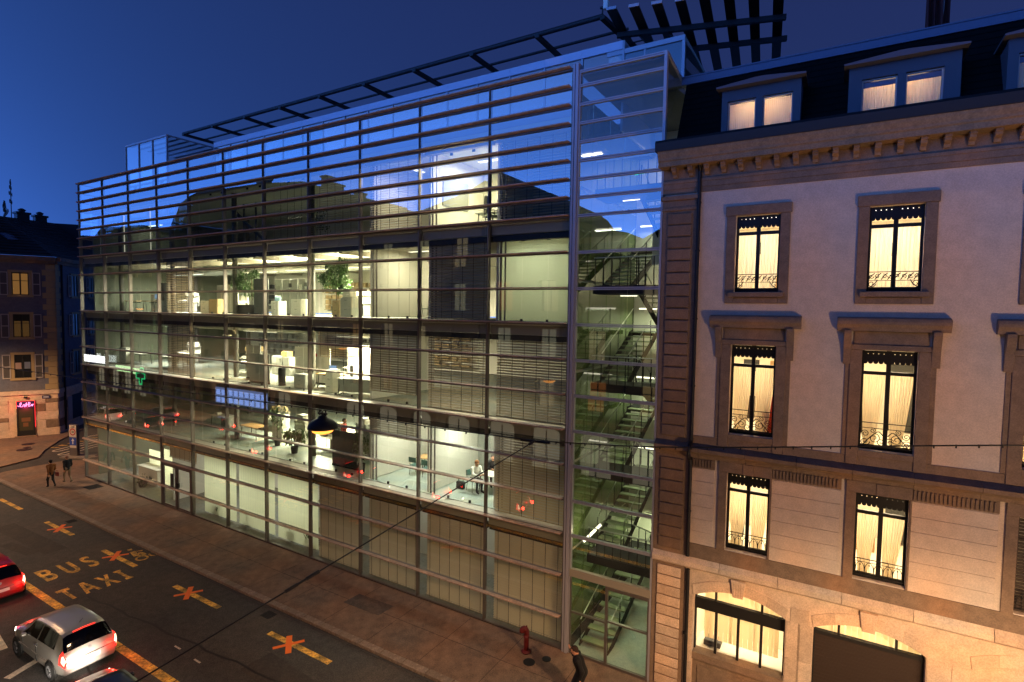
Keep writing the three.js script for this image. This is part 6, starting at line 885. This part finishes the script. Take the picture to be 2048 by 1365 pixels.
// ---------------------------------------------------------------- cars
const lerpT = (T, s) => { if (s <= T[0][0]) return T[0][1]; for (let i = 1; i < T.length; i++) if (s <= T[i][0]) { const k = (s - T[i - 1][0]) / (T[i][0] - T[i - 1][0]); return T[i - 1][1] + (T[i][1] - T[i - 1][1]) * k; } return T[T.length - 1][1]; };
const CT = { // hatchback, s from the rear bumper to the nose
  top: [[0, 0.52], [0.02, 0.70], [0.06, 0.80], [0.10, 0.93], [0.25, 1.16], [0.40, 1.36], [0.50, 1.42], [0.7, 1.45], [1.3, 1.48], [2.0, 1.455], [2.3, 1.41], [2.65, 1.22], [3.05, 0.99], [3.2, 0.95], [3.6, 0.84], [3.8, 0.72], [3.88, 0.60], [3.9, 0.5]],
  belt: [[0, 0.50], [0.02, 0.68], [0.06, 0.78], [0.10, 0.90], [0.5, 0.955], [1.5, 0.93], [2.6, 0.89], [3.05, 0.885], [3.6, 0.78], [3.8, 0.66], [3.88, 0.56], [3.9, 0.48]],
  bot: [[0, 0.34], [0.1, 0.24], [0.5, 0.20], [3.4, 0.20], [3.8, 0.24], [3.9, 0.32]],
  wid: [[0, 0.66], [0.02, 0.71], [0.08, 0.755], [0.2, 0.79], [0.6, 0.825], [1.5, 0.835], [2.8, 0.83], [3.4, 0.79], [3.7, 0.71], [3.83, 0.60], [3.9, 0.48]],
  roof: [[0, 0.60], [0.10, 0.68], [0.25, 0.645], [0.42, 0.575], [0.8, 0.56], [2.0, 0.555], [2.4, 0.58], [2.8, 0.63], [3.05, 0.67], [3.3, 0.68], [3.7, 0.58], [3.9, 0.42]],
};
function carPoint(s, t, side, off = 0) { // t 0..7 round the half section from floor to roof centre
  const b = lerpT(CT.bot, s), y = lerpT(CT.top, s), bl = Math.min(lerpT(CT.belt, s), y - 0.005), w = lerpT(CT.wid, s), r = Math.min(lerpT(CT.roof, s), w - 0.03);
  const K = [[0, b], [w * 0.88, b], [w - 0.02, b + 0.10], [w, b + (bl - b) * 0.55], [w - 0.035, bl], [r, y - Math.min(0.05, (y - bl) * 0.3)], [r - 0.10, y - 0.008], [0, y + 0.015]];
  const i = Math.min(6, Math.floor(t)), k = t - i; return V(s, K[i][1] + (K[i + 1][1] - K[i][1]) * k, side * (K[i][0] + (K[i + 1][0] - K[i][0]) * k));
}
function carPatch(s0, s1, t0, t1, sides, off, ns = 10, nt = 6, shape) { // a piece of the skin set proud by off; both: across the roof centre
  const P = []; const sec = sides === 'both' ? [[-1, t0], [1, t0]] : null; const g = [];
  const grid = (f, n, m) => { const pos = [], idx = []; for (let i = 0; i <= n; i++) for (let j = 0; j <= m; j++) { const p = f(i / n, j / m); pos.push(p.x, p.y, p.z); } for (let i = 0; i < n; i++) for (let j = 0; j < m; j++) { const a = i * (m + 1) + j; idx.push(a, a + 1, a + m + 1, a + 1, a + m + 2, a + m + 1); } const q = new THREE.BufferGeometry(); q.setAttribute('position', new THREE.BufferAttribute(new Float32Array(pos), 3)); q.setIndex(idx); q.computeVertexNormals(); return q; };
  const nrm = (s, t, sd) => { const e = 0.01, a = carPoint(s + e, t, sd).sub(carPoint(s - e, t, sd)), b = carPoint(s, Math.min(6.999, t + e), sd).sub(carPoint(s, t - e, sd)); const n = a.cross(b).normalize(); const c = carPoint(s, t, sd); if (n.dot(V(s < 0.5 ? -0.4 : s > 3 ? 0.4 : 0, c.y - 0.7, c.z)) < 0) n.negate(); return n; };
  if (sec) return grid((u, v) => { const sd = v < 0.5 ? -1 : 1, t = v < 0.5 ? t0 + (t1 - t0) * v * 2 : t0 + (t1 - t0) * (1 - v) * 2, sh = shape ? shape(u, t) : s0 + (s1 - s0) * u, tt = Math.min(t, 6.999); return carPoint(sh, tt, sd).addScaledVector(nrm(sh, Math.min(tt, 6.9), sd), off); }, ns, nt * 2);
  return grid((u, v) => { const t = t0 + (t1 - t0) * v, s = shape ? shape(u, v) : s0 + (s1 - s0) * u; return carPoint(s, t, sides).addScaledVector(nrm(s, t, sides), off); }, ns, nt);
}
function car(label, x, z, turn, color, o = {}) { // rear bumper at x, z; nose towards local +x
  const t = thing('parked_car', label, 'car', [x, RY + 0.005, z], turn); t.name = numbered('hatchback_car');
  const paint = phys({ color, roughness: 0.32, metalness: o.metal ?? 0.5, clearcoat: 0.8, clearcoatRoughness: 0.08 });
  const S = []; for (let i = 0; i <= 64; i++) { const k = i / 64; S.push(k < 0.2 ? k / 0.2 * 0.5 : k > 0.85 ? 3.3 + (k - 0.85) / 0.15 * 0.6 : 0.5 + (k - 0.2) / 0.65 * 2.8); }
  const T = []; for (let i = 0; i <= 28; i++) T.push(i / 4);
  const pos = [], idx = [], R = T.length * 2; S.forEach((s) => { T.forEach((q) => { const p = carPoint(s, q, 1); pos.push(p.x, p.y, p.z); }); [...T].reverse().forEach((q) => { const p = carPoint(s, q, -1); pos.push(p.x, p.y, p.z); }); });
  for (let i = 0; i < S.length - 1; i++) for (let j = 0; j < R; j++) { const a = i * R + j, b = i * R + (j + 1) % R; idx.push(a, a + R, b, b, a + R, b + R); }
  for (const [i, f] of [[0, 1], [S.length - 1, 0]]) { const c = pos.length / 3, p0 = carPoint(S[i], 3.4, 1); pos.push(S[i], p0.y, 0); for (let j = 0; j < R; j++) { const a = i * R + j, b = i * R + (j + 1) % R; f ? idx.push(c, a, b) : idx.push(c, b, a); } }
  let g = new THREE.BufferGeometry(); g.setAttribute('position', new THREE.BufferAttribute(new Float32Array(pos), 3)); g.setIndex(idx); g = toCreasedNormals(g, 0.5); mesh('body', g, paint, t);
  mesh('rear_window', carPatch(0.13, 0.41, 5.0, 7, 'both', 0.008, 8, 6), M.carglass, t);
  mesh('windscreen', carPatch(2.42, 3.0, 5.02, 7, 'both', 0.008, 8, 6), M.carglass, t);
  for (const sd of [-1, 1]) {
    mesh('side_window', carPatch(0.62, 1.62, 4.12, 4.92, sd, 0.007, 12, 6, (u, v) => 0.55 + 0.25 * (1 - v) * 0 + (v * 0.12) + u * (1.12 - v * 0.12)), M.carglass, t); mesh('side_window', carPatch(1.72, 2.8, 4.12, 4.92, sd, 0.007, 12, 6, (u, v) => 1.73 + u * (1.05 - v * 0.42)), M.carglass, t);
    mesh('tail_light', carPatch(0.015, 0.19, 3.15, 4.95, sd, 0.02, 8, 10), o.brake === false ? flat(0x5a0808, 0.3) : glow(0xff2a20, 3.2), t); mesh('light_core', carPatch(0.03, 0.10, 3.5, 4.5, sd, 0.03, 5, 6), o.brake === false ? flat(0x5a0808, 0.3) : glow(0xffd0a8, 3.5), t);
    mesh('headlight', carPatch(3.62, 3.84, 3.5, 4.3, sd, 0.012, 6, 5), o.head ? glow(0xfff4e0, 8) : flat(0xb8bcc0, 0.1), t);
    mesh('wing_mirror', RB(2.45, 2.6, 0.88, 1.0, sd > 0 ? 0.78 : -0.93, sd > 0 ? 0.93 : -0.78, 0.05, 2), paint, t); mesh('door_handle', RB(1.62, 1.82, 0.80, 0.83, sd > 0 ? 0.815 : -0.85, sd > 0 ? 0.85 : -0.815, 0.012), paint, t);
    mesh('door_seam', [B(1.665, 1.675, 0.3, 0.9, sd > 0 ? 0.80 : -0.842, sd > 0 ? 0.842 : -0.80), B(2.72, 2.73, 0.32, 0.87, sd > 0 ? 0.80 : -0.836, sd > 0 ? 0.836 : -0.80)], M.black, t);
    mesh('side_trim', B(0.9, 3.0, 0.52, 0.57, sd > 0 ? 0.83 : -0.85, sd > 0 ? 0.85 : -0.83), o.trim || paint, t);
    for (const wx of [0.68, 3.14]) { const wz = sd * 0.74; mesh('wheel_arch', new THREE.CylinderGeometry(0.345, 0.345, 0.03, 28).rotateX(Math.PI / 2).translate(wx, 0.31, sd * 0.832), M.black, t); const w = mesh('wheel', new THREE.TorusGeometry(0.235, 0.075, 12, 28).scale(1, 1, 1.2).translate(wx, 0.305, sd * 0.79), M.tyre, t); const sp = [new THREE.CylinderGeometry(0.06, 0.06, 0.05, 12).rotateX(Math.PI / 2).translate(wx, 0.305, sd * 0.85), new THREE.TorusGeometry(0.185, 0.016, 8, 24).translate(wx, 0.305, sd * 0.855)]; for (let i = 0; i < 6; i++) { const a = i * 1.047; sp.push(beam([wx, 0.305, sd * 0.852], [wx + Math.cos(a) * 0.18, 0.305 + Math.sin(a) * 0.18, sd * 0.852], 0.04, 0.02)); } mesh('rim', sp, M.rim, w); }
  }
  mesh('brake_light', carPatch(0.425, 0.45, 6.35, 7, 'both', 0.02, 3, 6), o.brake === false ? flat(0x5a0808) : glow(0xff3020, 3), t);
  mesh('number_plate', RB(-0.012, 0.004, 0.54, 0.65, -0.26, 0.26, 0.005), flat(0xc8c4bc, 0.5), t); mesh('bumper_seam', B(-0.004, 0.02, 0.69, 0.70, -0.6, 0.6), M.black, t);
  mesh('badge', new THREE.CylinderGeometry(0.05, 0.05, 0.02, 18).rotateZ(Math.PI / 2 - 0.3).translate(0.075, 0.87, 0), M.rim, t); mesh('roof_aerial', bar([0.75, 1.46, 0], [0.5, 1.68, 0], 0.008), M.black, t); mesh('wiper', bar([0.13, 0.97, 0], [0.2, 1.08, 0.3], 0.008), M.black, t);
  const c = Math.cos(turn), s = Math.sin(turn), at = (lx, ly, lz) => [x + lx * c + lz * s, RY + ly, z - lx * s + lz * c];
  if (o.brake !== false) for (const q of [-0.6, 0.6]) { const p = new THREE.PointLight(0xff2418, 1.1); p.position.set(...at(-0.16, 0.72, q)); p.shadow.radius = 4; p.castShadow = true; scene.add(p); }
  if (o.head) for (const q of [-0.55, 0.55]) { const l = new THREE.SpotLight(0xfff0dc, o.head, 0, 0.5, 0.6); l.position.set(...at(3.98, 0.62, q)); l.target.position.set(...at(9, 0.35, q)); l.shadow.radius = 5; l.castShadow = true; scene.add(l, l.target); }
  return t;
}
car('silver hatchback with lit brake lights waiting in the lane left of the bus lane', -12.35, 9.08, Math.PI + 0.02, 0xa8a49e, { head: 7 });
car('red hatchback with lit brake lights at the left picture edge', -19.9, 9.1, Math.PI - 0.02, 0x8a0c10, { metal: 0.2, head: 20 });
car('black hatchback at the bottom edge behind the silver hatchback', -7.25, 10.1, Math.PI - 0.06, 0x0a0a0c, { head: 40 });
car('white hatchback mirrored in the facade, farthest ahead in the queue', -54.5, 9.6, Math.PI, 0xb8b4ae, {});
car('dark hatchback mirrored in the facade, second in the far queue', -47.0, 9.7, Math.PI, 0x101216, { head: 30 });
car('grey hatchback mirrored in the facade in the outer lane', -50.5, 13.0, Math.PI, 0x8c8a88, {});
car('pale blue hatchback mirrored in the facade ahead of the red one', -30.5, 9.5, Math.PI, 0x9aa2b0, { head: 30 });
car('black hatchback mirrored in the facade in the outer lane', -40.5, 12.8, Math.PI, 0x0c0c10, {});

// ---------------------------------------------------------------- finish
scene.traverse((o) => { if (o.isMesh) { o.castShadow = true; o.receiveShadow = true; } });
renderer.render(scene, camera);
